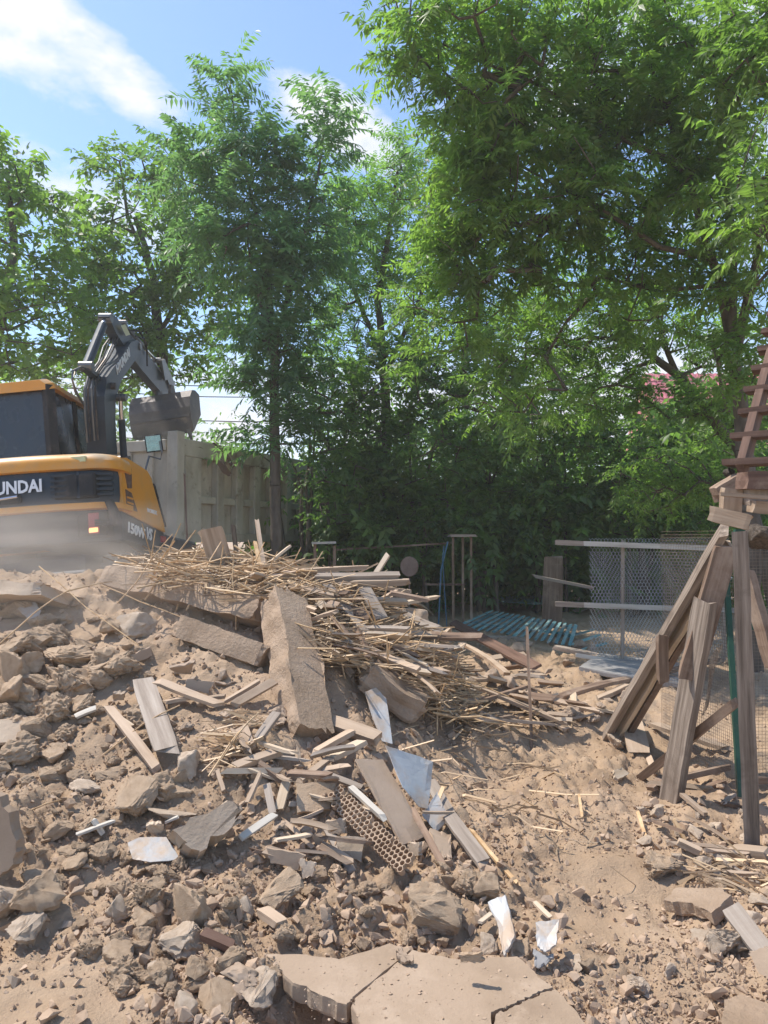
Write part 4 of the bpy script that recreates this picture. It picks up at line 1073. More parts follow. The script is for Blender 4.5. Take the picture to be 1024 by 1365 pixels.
def hull_arr(seed, npts=13, cuts=5, rough=.03, flat=.8):
    """angular broken lump: convex hull of scattered points, faces subdivided and roughened"""
    rs = np.random.default_rng(seed); P = rs.normal(size=(npts, 3)); P /= np.linalg.norm(P, axis=1, keepdims=True); P *= rs.uniform(.75, 1.12, (npts, 1)) * np.array([1, 1, flat])
    bm = bmesh.new()
    for p in P: bm.verts.new(p)
    r_ = bmesh.ops.convex_hull(bm, input=bm.verts)
    bmesh.ops.delete(bm, geom=[v for v in bm.verts if not v.link_faces], context='VERTS')
    if cuts:
        bmesh.ops.bevel(bm, geom=list(bm.edges), offset=.05, segments=1, affect='EDGES', clamp_overlap=True)
        bmesh.ops.triangulate(bm, faces=bm.faces[:])
        bmesh.ops.subdivide_edges(bm, edges=[e for e in bm.edges if e.calc_length() > .15], cuts=cuts, use_grid_fill=True)
        bmesh.ops.triangulate(bm, faces=bm.faces[:])
        bmesh.ops.remove_doubles(bm, verts=bm.verts[:], dist=.002)
    bmesh.ops.recalc_face_normals(bm, faces=bm.faces[:])
    bm.verts.index_update()
    V = np.array([v.co[:] for v in bm.verts]); Fc = np.array([[v.index for v in f.verts] for f in bm.faces if len(f.verts) == 3]); bm.free()
    if cuts:
        nv = V / np.linalg.norm(V, axis=1, keepdims=True)
        d = rough * (snoise3(V, seed + 1, 4) * 1.6 + snoise3(V, seed + 2, 10) + .8 * snoise3(V, seed + 3, 24) + .5 * np.abs(snoise3(V, seed + 4, 45)))
        V = V + nv * d[:, None]
    return V, Fc


ROCKS = {}
for mk in ('clod', 'stone', 'plaster'):
    ROCKS[mk] = []
    for k in range(9):
        V, Fc = hull_arr(500 + k + 40 * len(ROCKS), 9 + k if mk != 'clod' else 12 + 2 * k, rough=0.05 + .035 * (k % 3) + (.03 if mk == 'clod' else 0))
        me = npmesh('rock', V, Fc, M[mk], True)
        me.set_sharp_from_angle(angle=R_(32))
        ROCKS[mk].append(me)


def rock(px, py, rw, rh, label, mat='clod', name='rock', cat='rock', k=None, rot=None, sink=.35, group=None, P=None, yaw=None):
    p = P if P is not None else at(px, py, 0.02); s = p.y / F
    a, b = rw * s * 1.16, rh * s * 1.2
    if P is None:
        p = at(px, py + rh * 0.3, b * (0.8 - sink))
    k = random.randrange(9) if k is None else k
    if rot is None: rot = random.uniform(-25, 25)
    Mx = Matrix.Translation(p) @ Matrix.Rotation(R_(rot), 4, 'Y') @ Matrix.Diagonal((a * 1.12, (a * .6 + b * .5) * 1.1, b * 1.15, 1)) @ Matrix.Rotation(random.uniform(0, 6.28) if yaw is None else yaw, 4, 'Z')
    return place(name, ROCKS[mat][k], Mx, None, label, cat, group)


NAMED = [
    (96, 905, 27, 19, 'broad rounded clod sitting high in the left slope under the dust', 'clod'),
    (27, 916, 24, 19, 'rounded clod near the left edge, half way up the slope', 'clod'),
    (90, 873, 29, 15, 'pair-like long boulder above the broad rounded clod', 'clod'),
    (41, 878, 19, 16, 'squat boulder just left of the long boulder in the upper left', 'clod'),
    (14, 855, 30, 16, 'dark-sided boulder touching the left edge near the heap top', 'clod'),
    (8, 890, 20, 26, 'tall clod cut by the left edge beneath the dark-sided boulder', 'clod'),
    (136, 885, 21, 15, 'half-buried clod right of the long boulder', 'clod'),
    (254, 1009, 20, 17, 'pale smooth stone below the lower end of the flat board', 'stone'),
    (178, 1054, 24, 27, 'tall angular block with a flat face, left one of a touching pair', 'clod'),
    (215, 1046, 21, 16, 'square-cut clay block, right one of a touching pair', 'clod'),
    (113, 1046, 19, 12, 'low pale stone left of the two touching blocks', 'stone'),
    (143, 1024, 18, 13, 'small rounded clod above the low pale stone', 'clod'),
    (80, 1025, 15, 12, 'small round clod on the left slope below two bigger ones', 'clod'),
    (78, 1006, 22, 12, 'low wide clod lying between small clods at left', 'clod'),
    (22, 1000, 22, 14, 'lumpy clod right below the grey tile at the left edge', 'clod'),
    (180, 831, 24, 19, 'whitish lumpy boulder showing through the dust', 'stone'),
    (227, 1078, 27, 9, 'flat low stone under the square-cut clay block', 'stone'),
    (8, 1190, 20, 30, 'big grey boulder cut by the left edge, low down', 'stone'),
    (52, 1186, 24, 22, 'three-cornered boulder beside the big grey one at left', 'clod'),
    (58, 1162, 22, 13, 'smaller boulder resting behind the three-cornered one', 'clod'),
    (33, 1236, 23, 18, 'lone oblong block at the foot of the slope, lower left', 'stone'),
    (240, 1207, 32, 28, 'largest rounded boulder in the lower middle of the slope', 'clod'),
    (242, 1246, 26, 19, 'tan boulder directly below the largest rounded one', 'stone'),
    (200, 1184, 19, 14, 'egg-shaped clod up left of the largest rounded boulder', 'clod'),
    (158, 1207, 17, 15, 'angular pale clod two boulders left of the largest one', 'stone'),
    (196, 1214, 16, 15, 'darker clod squeezed against the largest rounded boulder', 'clod'),
    (363, 1178, 28, 23, 'domed clod beneath the pile of tile fragments', 'clod'),
    (328, 1208, 12, 15, 'small upright grey stone left of the domed clod', 'stone'),
    (346, 1318, 24, 22, 'split pale block near the left end of the cracked slab', 'stone'),
    (324, 1296, 22, 12, 'broken pale block above the split one by the cracked slab', 'plaster'),
    (246, 1340, 19, 22, 'wedge-shaped block at the bottom edge left of the cracked slab', 'stone'),
    (289, 1327, 25, 24, 'knobbly boulder at the bottom edge between two blocks', 'clod'),
    (306, 1277, 18, 14, 'tilted clay block with a dark side above the broken pale block', 'clod'),
    (160, 1291, 18, 15, 'half-buried round clod alone in the smooth dirt', 'clod'),
    (210, 1290, 12, 8, 'small flat stone right of the half-buried round clod', 'stone'),
    (265, 1290, 17, 11, 'double-lobed clod below the tan boulder', 'clod'),
    (580, 1203, 33, 22, 'broad lumpy boulder below the honeycomb panel', 'clod'),
    (626, 1175, 14, 14, 'round dark clod under the thin standing board', 'clod'),
    (651, 1180, 16, 20, 'tall dark clod right of the round dark one', 'clod'),
    (440, 1231, 8, 9, 'small pure white stone on brown crumbs', 'plaster'),
    (960, 1249, 19, 22, 'smooth barrel-shaped stone at lower right', 'stone'),
    (936, 1246, 14, 14, 'dark-sided stone left of the barrel-shaped one', 'stone'),
    (986, 1254, 13, 13, 'small stone right of the barrel-shaped one', 'stone'),
    (850, 1309, 12, 13, 'pale round stone alone in the lower right dirt', 'stone'),
    (896, 1293, 10, 10, 'blue-grey stone in the lower right dirt', 'stone'),
    (781, 1283, 11, 12, 'brownish clod right of the broken white basin piece', 'clod'),
    (760, 1283, 14, 10, 'flat clod touching the broken white basin piece', 'stone'),
    (696, 1258, 14, 18, 'dark clod right of the curved white strip', 'clod'),
    (655, 1257, 14, 14, 'grey chip at the foot of the curved white strip', 'stone'),
    (935, 1170, 12, 10, 'small clod right of the trampled hard patch', 'clod'),
    (950, 1180, 14, 12, 'rounded clod at the lower edge of the rubble by the post', 'clod'),
    (880, 1150, 22, 13, 'flat angular clod low in the rubble left of the post', 'clod'),
    (470, 1270, 10, 9, 'small dark stone standing on the cracked slab edge', 'clod'),
    (1000, 1225, 18, 12, 'grey stone by the slanting grey plank', 'stone'),
    (820, 985, 14, 10, 'flat stone under the foot of the leaning planks', 'stone'),
]
for px, py, rw, rh, lb, mt in NAMED:
    rock(px, py, rw, rh, lb, mt, 'rock' if mt != 'clod' else 'clod', 'rock' if mt != 'clod' else 'clod')


def inpoly(x, y, P):
    c = False; j = len(P) - 1
    for i in range(len(P)):
        if (P[i][1] > y) != (P[j][1] > y) and x < (P[j][0] - P[i][0]) * (y - P[i][1]) / (P[j][1] - P[i][1]) + P[i][0]: c = not c
        j = i
    return c


def scatter(poly, n, seed=0):
    rs = random.Random(seed); xs = [p[0] for p in poly]; ys = [p[1] for p in poly]; out = []
    while len(out) < n:
        x, y = rs.uniform(min(xs), max(xs)), rs.uniform(min(ys), max(ys))
        if inpoly(x, y, poly): out.append((x, y))
    return out


ANCH = [(96, 905, 'broad rounded clod at left'), (14, 855, 'dark-sided boulder at the left edge'), (180, 831, 'whitish lumpy boulder'), (210, 950, 'flat wide grey board'), (15, 975, 'grey tile at the left edge'), (254, 1010, 'pale stone below the grey board'), (190, 1050, 'two touching blocks'), (80, 1015, 'low wide clod at left'),
        (127, 1103, 'white crossed laths'), (207, 1132, 'pale metal sheet'), (275, 1108, 'angular grey slab'), (5, 1110, 'flat slab at the left edge'), (50, 1185, 'three-cornered boulder'), (33, 1236, 'lone oblong block'), (240, 1207, 'largest rounded boulder'), (363, 1178, 'domed clod'), (346, 1318, 'split pale block'), (160, 1291, 'half-buried round clod'),
        (305, 865, 'lower rough slab'), (270, 800, 'upper rough slab'), (403, 900, 'steep wall piece'), (500, 1090, 'honeycomb panel'), (520, 1060, 'tan wall board'), (545, 1030, 'shiny tin sheet'), (583, 1083, 'bright white scrap'), (580, 1203, 'broad lumpy boulder'), (440, 1231, 'small pure white stone'), (668, 1235, 'curved white strip'), (729, 1250, 'white basin piece'),
        (998, 1130, 'upright post foot'), (890, 1060, 'wide prop foot'), (932, 1205, 'low cracked slab'), (826, 1032, 'pale yellowish tile chip'), (706, 920, 'thin upright stick'), (660, 865, 'red-brown plank'), (695, 945, 'broadest pale board'), (760, 885, 'concrete pad'), (815, 970, 'leaning plank feet'), (553, 842, 'round pale log'), (530, 920, 'mud-crusted beam'), (497, 800, 'short flat board in the reeds'),
        (485, 768, 'thick grey beam'), (340, 775, 'long pole'), (294, 730, 'standing brown board'), (347, 725, 'tallest thin stick'), (445, 810, 'half-buried brown plank'), (310, 1000, 'reed tuft in mid slope'), (475, 975, 'short plank by the wall piece'), (377, 1060, 'fresh yellow wood wedge'), (505, 955, 'perforated tin strip'), (200, 765, 'left end of the reeds'), (590, 930, 'right foot of the reeds')]
ORD = ['', 'second ', 'third ', 'fourth ', 'fifth ', 'sixth ', 'seventh ', 'eighth ', 'ninth ', 'tenth ', 'eleventh ', 'twelfth ']
_seen = {}


def whereabouts(x, y, what):
    """a label that finds the thing by the nearest landmark, its side of it and its count"""
    ax, ay, nm = min(ANCH, key=lambda a: (a[0] - x) ** 2 + (a[1] - y) ** 2)
    dx, dy = x - ax, y - ay
    if math.hypot(dx, dy) < 12: w = 'right beside'
    else: w = ['right of', 'below and right of', 'below', 'below and left of', 'left of', 'above and left of', 'above', 'above and right of'][int(round(math.degrees(math.atan2(dy, dx)) / 45)) % 8]
    k = (what, w, nm); n = _seen.get(k, 0); _seen[k] = n + 1
    return ORD[min(n, 11)] + what + ' ' + w + ' the ' + nm


ZONES = [
    ([(-40, 790), (150, 800), (230, 870), (190, 960), (-40, 1000)], 80, 6, 19, 'clod', 'rounded clod lying in the upper left slope under the drifting dust', 'clods in the dusty upper left slope', 'clod'),
    ([(-40, 1000), (190, 960), (330, 1000), (300, 1120), (120, 1150), (-40, 1130)], 64, 5, 15, 'clod', 'clod lying on the middle of the left slope', 'clods on the middle of the left slope', 'clod'),
    ([(60, 1130), (300, 1120), (420, 1180), (390, 1300), (200, 1350), (90, 1240)], 80, 5, 18, 'clod', 'clod in the lower slope left of the cracked slab', 'clods in the lower left slope', 'clod'),
    ([(400, 1130), (640, 1150), (700, 1230), (640, 1260), (420, 1260)], 44, 5, 13, 'clod', 'clod in the crumbly bank above the cracked slab', 'clods above the cracked slab', 'clod'),
    ([(860, 1040), (1010, 1080), (1010, 1200), (900, 1170), (840, 1100)], 30, 5, 12, 'stone', 'stone in the loose rubble around the foot of the upright post', 'stones round the foot of the post', 'rock'),
    ([(640, 860), (770, 850), (880, 900), (800, 960), (680, 950)], 44, 5, 12, 'plaster', 'pale rubble stone in the spill beyond the thin upright stick', 'pale rubble stones behind the stick', 'rock'),
    ([(240, 830), (460, 1000), (500, 1100), (330, 1140), (250, 1000)], 30, 5, 12, 'plaster', 'broken plaster lump lying among the boards in mid slope', 'plaster lumps among the boards', 'rock'),
]
for poly, n, a, b, mt, lb, gr_, cat in ZONES:
    for x, y in scatter(poly, n, n):
        r = a + (b - a) * random.random() ** 2.2
        rock(x, y, r * random.uniform(1, 1.35), r * random.uniform(.65, .95), whereabouts(x, y, ('large ' if r > 13 else 'small ' if r < 7.5 else 'middling ') + {'clod': 'clod', 'stone': 'grey stone', 'plaster': 'pale lump'}[mt]), mt, cat, cat, group=gr_)

# crumbs, gravel: uncountable
def crumbs(name, label, mat, n, region, sizes, seed, sub=1, dens=None):
    rs = np.random.default_rng(seed); (x0, x1, y0, y1) = region
    u = rs.uniform(size=n); k = 1.3
    Y = (y0 ** -k + u * (y1 ** -k - y0 ** -k)) ** (-1 / k)
    X = rs.uniform(-1, 1, n) * 0.58 * Y * 1.05
    keep = (X > x0) & (X < x1)
    pat = vnoise(X * 1.3, Y * 1.3, seed) + .5 * vnoise(X * 5, Y * 5, seed + 1)
    flat = np.maximum.reduce([sm((3.05 - Y) / 0.5) * sm((-0.62 - X) / 0.3), np.exp(-(((X - 1.15) / 0.42) ** 2 + ((Y - 3.6) / 0.33) ** 2) ** 2), 0.9 * np.exp(-(((X - 1.0) / 0.3) ** 2 + ((Y - 3.15) / 0.15) ** 2) ** 2)])
    keep &= rs.uniform(size=n) < np.clip(.55 + pat * 1.6, .08, 1) * (1 - .93 * flat)
    if sub > 1: keep &= rs.uniform(size=len(X)) < np.clip(1 - .62 * sm((X - .25) / .5), 0, 1)
    X, Y = X[keep], Y[keep]; n = len(X); Z = height(X, Y)
    r = sizes[0] * (1 - rs.uniform(size=n) * (1 - (sizes[0] / sizes[1]) ** 1.9)) ** (-1 / 1.9)
    base = []
    q_ = 0
    while len(base) < 12:      # alike face counts so that they stack
        q_ += 1; b = hull_arr(900 + seed * 50 + q_, 8 if sub == 1 else 11, 0)
        if len(b[0]) == (8 if sub == 1 else 11) and len(b[1]) == (12 if sub == 1 else 18): base.append(b)
    Vs = np.stack([b[0] for b in base]); Fs = np.stack([b[1] for b in base])
    pick = rs.integers(0, 12, n); q = rs.normal(size=(n, 4)); q /= np.linalg.norm(q, axis=1, keepdims=True)
    w, x, y, z = q.T
    Rm = np.stack([1 - 2 * (y * y + z * z), 2 * (x * y - z * w), 2 * (x * z + y * w), 2 * (x * y + z * w), 1 - 2 * (x * x + z * z), 2 * (y * z - x * w), 2 * (x * z - y * w), 2 * (y * z + x * w), 1 - 2 * (x * x + y * y)], 1).reshape(n, 3, 3)
    V = np.einsum('nij,nvj->nvi', Rm, Vs[pick] * np.array([1.25, 1, .75])) * r[:, None, None]
    V += np.stack([X, Y, Z + r * .35], 1)[:, None]
    F_ = (np.arange(n) * Vs.shape[1])[:, None, None] + Fs[pick]
    o = place(name, npmesh(name, V.reshape(-1, 3), F_.reshape(-1, 3), mat, False), kind='stuff'); o['label'] = label; o['category'] = 'rubble'
    print(name, n, 'tris', F_.size // 3)


crumbs('earth_crumbs', 'fine earth crumbs strewn over the whole slope and yard', M['crumb'], 75000, (-6, 5, 1.9, 10), (.004, .018), 3)
crumbs('small_rubble', 'small broken clods too many to count over the ground', M['crumb'], 12500, (-6, 5, 1.95, 13), (.011, .042), 9, 2)
crumbs('pale_gravel', 'chips of pale plaster and gravel mixed in the dirt', M['plaster'], 2200, (-5, 5, 2.2, 13), (.008, .035), 15, 2)


# ------------------------------------------------------------------ flat sheets, slabs from outlines lying in the place
def onplane(px, py, z):
    d = ray(px, py); return Vector((0, 0, CAM_Z)) + Vector(d) * ((z - CAM_Z) / d[2])


def sheet(name, pts, th, mat, label, cat, jit=.004, sub=5, group=None, zp=None, warp=0.0):
    W = [at(*p) for p in pts] if zp is None else [onplane(p[0], p[1], zp) for p in pts]; c = sum(W, Vector()) / len(W)
    nn = Vector()
    for i in range(len(W)): nn += (W[i] - c).cross(W[(i + 1) % len(W)] - c)
    nn.normalize()
    if nn.z < 0: nn = -nn
    # flatten onto one plane
    W = [w - nn * (w - c).dot(nn) * .85 for w in W]
    E = []
    for i in range(len(W)):
        a, b = W[i], W[(i + 1) % len(W)]
        for k in range(sub):
            p = a.lerp(b, k / sub)
            if k: p = p + Vector([random.gauss(0, jit) for _ in range(3)])
            E.append(p)
    x = (W[1] - W[0]).normalized(); y = nn.cross(x)
    Mx = Matrix((x, y, nn)).transposed().to_4x4(); Mx.translation = c
    inv = Mx.inverted(); Lc = [inv @ p for p in E]; n = len(Lc)
    V = []; rings = [(-th / 2, .985), (-th * .35, 1.0), (th * .36, 1.0), (th / 2, .994), (th / 2, .7), (th / 2, .35)]
    for z, s_ in rings:
        for p in Lc:
            r2 = (p.x ** 2 + p.y ** 2)
            zz = p.z * (1 if s_ > .9 else 0) + warp * math.sin(p.x * 9 * s_ + 1) * math.cos(p.y * 7 * s_)
            jj = jit * .4 if z < th * .45 else 0
            V.append((p.x * s_ + random.gauss(0, jj), p.y * s_ + random.gauss(0, jj), (zz * s_ if z < th * .45 or th < .02 else 0) + z))
    V.append((0, 0, th / 2)); m_ = len(rings)
    Fc = [tuple(range(n))[::-1]]
    for i in range(m_ - 1):
        for k in range(n): Fc.append((i * n + k, i * n + (k + 1) % n, i * n + n + (k + 1) % n, i * n + n + k))
    if th > .03:
        V = V[:4 * n]; Fc = Fc[:1 + 3 * n] + [tuple(range(3 * n, 4 * n))]
    else:
        for k in range(n): Fc.append(((m_ - 1) * n + k, (m_ - 1) * n + (k + 1) % n, len(V) - 1))
    me = meshdata(name, V, Fc, mat); fix_normals(me)
    return place(name, me, Mx, None, label, cat, group)


# cracked slab in the foreground: three pieces parted by real gaps
SL = [('lower left piece of the cracked clay slab at the bottom edge', [(352, 1284, .10), (398, 1283, .10), (452, 1290, .105), (520, 1268, .1), (548, 1276, .105), (470, 1342, .105), (462, 1352, .1), (430, 1340, .1), (386, 1318, .09)]),
      ('largest middle piece of the cracked clay slab in the foreground', [(550, 1277, .105), (610, 1290, .11), (690, 1286, .105), (738, 1328, .105), (716, 1336, .105), (694, 1346, .1), (676, 1354, .105), (655, 1362, .1), (650, 1420, .1), (500, 1420, .1), (468, 1353, .1), (474, 1342, .105)]),
      ('right corner piece of the cracked clay slab beyond the crack', [(741, 1331, .1), (770, 1362, .1), (800, 1425, .1), (656, 1420, .1), (661, 1365, .1), (682, 1356, .105), (700, 1347, .1), (720, 1338, .105)])]
for lb, pts in SL: sheet('clay_slab', pts, .06, M['slab_clay'], lb, 'slab', jit=.003, sub=6, zp=.055, group='pieces of the cracked slab')
sheet('clay_slab', [(886, 1205, .05), (905, 1192, .05), (960, 1190, .05), (978, 1202, .05), (950, 1222, .05), (925, 1212, .05), (900, 1215, .05)], .05, M['adobe'], 'low cracked slab lying flat above the barrel-shaped stone', 'slab')
sheet('clay_slab', [(968, 1346, .03), (990, 1340, .03), (1040, 1346, .03), (1060, 1400, .03), (960, 1400, .03)], .05, M['adobe'], 'pale slab corner in the bottom right of the picture', 'slab')
sheet('stone_slab', [(-50, 1050, .35), (5, 1060, .33), (30, 1118, .18), (24, 1150, .1), (-5, 1168, .06), (-50, 1150, .08)], .07, M['plaster'], 'large flat slab leaning at the left edge', 'slab', jit=.006)
sheet('stone_slab', [(228, 1108, .16), (300, 1076, .16), (318, 1080, .13), (306, 1108, .1), (262, 1142, .05), (245, 1132, .06)], .12, M['stone'], 'big angular grey slab of broken masonry tilted in the slope', 'slab', jit=.01)
sheet('tin_sheet', [(170, 1124, .07), (186, 1116, .08), (222, 1118, .07), (241, 1146, .04), (200, 1150, .05), (177, 1147, .05)], .004, M['white_tin'], 'pale grey metal sheet lying left of the big angular slab', 'sheet', jit=.001, warp=.004)
sheet('floor_tile', [(-30, 960, .08), (38, 962, .07), (28, 990, .04), (-30, 994, .05)], .02, M['stone'], 'grey square tile at the left edge', 'tile', jit=.001)
sheet('floor_tile', [(2, 795, .1), (38, 790, .1), (33, 804, .06), (3, 808, .06)], .02, M['plaster'], 'dull tile lying above the white plate at left', 'tile')
sheet('white_plate', [(24, 812, .12), (33, 801, .13), (46, 801, .12), (54, 813, .09), (53, 825, .06), (38, 826, .07)], .006, M['white_tin'], 'small round-cornered white plate near the heap top at left', 'plate', jit=.002)
# sheets in the middle
sheet('fibre_board', [(471, 1016, .2), (512, 1009, .24), (567, 1118, .06), (538, 1125, .05)], .012, M['plaster'], 'long tan wall board lying below the shiny tin sheet', 'board', jit=.002)
sheet('tin_sheet', [(513, 994, .32), (540, 1000, .3), (573, 1018, .22), (574, 1076, .1), (556, 1077, .1), (537, 1050, .17)], .004, M['tin'], 'shiny blue-grey tin sheet standing in the middle of the slope', 'sheet', jit=.001, warp=.006)
sheet('enamel_sheet', [(581, 1058, .14), (591, 1070, .13), (599, 1094, .05), (582, 1108, .02), (563, 1086, .06)], .004, M['white_tin'], 'bright white triangular scrap below the shiny tin sheet', 'sheet', jit=.001)
sheet('plaster_piece', [(573, 1105, .06), (600, 1116, .04), (603, 1144, .02), (590, 1148, .02), (580, 1130, .04)], .015, M['plaster'], 'pale plaster piece below the bright white scrap', 'board')
sheet('curved_strip', [(650, 1202, .12), (677, 1198, .14), (688, 1250, .07), (679, 1269, .03), (669, 1270, .03), (668, 1238, .07)], .014, M['white_tin'], 'curved white strip with a raised rim above the slab right end', 'sheet', jit=.002, warp=.01)
sheet('basin_piece', [(714, 1231, .12), (746, 1230, .13), (741, 1262, .08), (728, 1272, .05), (717, 1264, .06)], .01, M['white_tin'], 'broken white basin piece standing in the dirt at lower right', 'sheet', jit=.002, warp=.01)
sheet('basin_piece', [(711, 1268, .04), (729, 1273, .05), (738, 1272, .05), (728, 1288, .02), (713, 1290, .02)], .012, M['concrete'], 'grey broken bit under the white basin piece', 'sheet', jit=.003)
sheet('tile_piece', [(528, 1266, .13), (536, 1268, .13), (551, 1279, .13), (542, 1284, .12), (531, 1280, .12)], .014, M['plaster'], 'small pale tile chip lying on the cracked slab', 'tile')
sheet('tile_piece', [(612, 1271, .15), (642, 1268, .17), (644, 1281, .14), (614, 1283, .12)], .016, M['clod'], 'small brown tile tipped up on the cracked slab', 'tile')
sheet('tile_piece', [(818, 1027, .05), (829, 1024, .05), (837, 1033, .03), (824, 1039, .03), (818, 1038, .03)], .02, M['wood_pale'], 'pale yellowish tile chip below the leaning planks', 'tile')
sheet('mortar_piece', [(1000, 1272, .12), (1024, 1262, .13), (1060, 1290, .1), (1050, 1320, .05), (1020, 1300, .05)], .05, M['plaster'], 'light pinkish lump of mortar at the right edge', 'block')
TL = [(394, 1044, 448, 1046, 440, 1078, 396, 1086, 'clod', 'large square clay tile leaning above the honeycomb panel'), (250, 905, 285, 910, 278, 924, 247, 918, 'plaster', 'pale flat tile beneath the lower rough slab'), (227, 886, 258, 884, 256, 895, 232, 899, 'plaster', 'oval pale chip left of the two rough slabs'), (168, 876, 200, 862, 201, 874, 176, 886, 'plaster', 'pointed flat chip in the dusty slope'), (150, 925, 168, 920, 164, 934, 152, 932, 'stone', 'small light tile chip left of the flat board'),
      (356, 1130, 408, 1140, 398, 1160, 362, 1150, 'plaster', 'flat thick tile on the stack of fragments left of the honeycomb'), (402, 1145, 420, 1150, 418, 1168, 404, 1172, 'stone', 'upright grey chip right of the tile fragments'), (436, 1094, 460, 1092, 462, 1110, 440, 1112, 'stone', 'blue-grey tile left of the honeycomb panel'), (450, 1115, 488, 1118, 482, 1150, 452, 1138, 'stone', 'blunt grey piece below the honeycomb top'),
      (545, 1125, 562, 1122, 560, 1140, 548, 1144, 'stone', 'grey tile chip under the tan wall board'), (195, 1100, 215, 1096, 218, 1108, 202, 1112, 'wood_pale', 'orange-tan chip above the pale metal sheet')]
for x1, y1, x2, y2, x3, y3, x4, y4, mt, lb in TL:
    sheet('tile_piece', [(x1, y1, .09), (x2, y2, .1), (x3, y3, .04), (x4, y4, .03)], .022, M[mt], lb, 'tile', jit=.004)


gv, gf = [], []
for px, py in scatter([(370, 1288), (520, 1275), (700, 1295), (760, 1362), (420, 1362)], 260, 8):
    p = onplane(px, py, .0858); r = .0018 + .007 * random.random() ** 4
    V, Fc = hull_arr(random.randrange(40), 8, 0); b = sum(len(a) for a in gv)
    gv.append(V * r * np.array([1, 1, .7]) + np.array(p)); gf.append(Fc + b)
o = place('slab_grit', npmesh('slab_grit', np.concatenate(gv), np.concatenate(gf), M['crumb']), kind='stuff'); o['label'] = 'grit and dust crumbs lying on the cracked slab'; o['category'] = 'grit'


# big rough wall pieces
def block(name, A, B, w, t, roll, mat, label, rough=.03, smooth_top=False, sd=1, **kw):
    L_ = (B - A).length
    me = bar_mesh(L_, w, t, M[mat], rough=rough, seed=sd, nx=26, ny=10, nz=8, ends=.02, freq=7)
    me.name = name
    if smooth_top:
        n = len(me.vertices); co = np.zeros(n * 3); me.vertices.foreach_get('co', co); co = co.reshape(-1, 3)
        up_ = np.tile(np.array([10 + 8 <= k_ <= 10 + 8 + 10 for k_ in range(36)]), 27)
        co[up_, 2] = t * .47 + .012 * snoise3(co[up_], 5, 4)
        co[up_, 1] = np.clip(co[up_, 1], -w * .5, w * .5)
        me.vertices.foreach_set('co', co.ravel())
    if smooth_top:
        me.materials.append(M['plaster'])
        for p in me.polygons:
            if all(up_[v] for v in p.vertices if v < len(up_)) and p.normal.z > .5: p.material_index = 1
    return place(name, me, frame(A, B, roll), None, label, 'wall piece')


block('wall_slab', dep(377, 803, 5.45), dep(412, 985, 4.5), .27, .24, -26, 'adobe', 'long clay wall piece with one smooth face standing steeply in the heap', rough=.035, smooth_top=True, sd=4)
block('wall_slab', dep(150, 775, 6.2), dep(352, 818, 5.55), .3, .17, -28, 'adobe', 'upper of two rough slabs lying across the heap top under the reeds', rough=.04, sd=5)
block('wall_slab', dep(250, 842, 5.45), dep(362, 880, 5.15), .3, .15, -24, 'adobe', 'lower of two rough slabs under the heap top', rough=.022, sd=6)
block('wall_slab', at(488, 895, .18), at(560, 945, .10), .26, .17, 10, 'adobe', 'mud-crusted beam sticking out of the reeds at right', rough=.035, sd=7)
block('wall_slab', at(-60, 790, .1), at(80, 797, .12), .5, .1, -20, 'stone', 'pale flat slab on the heap top at the left edge', rough=.02, sd=8)

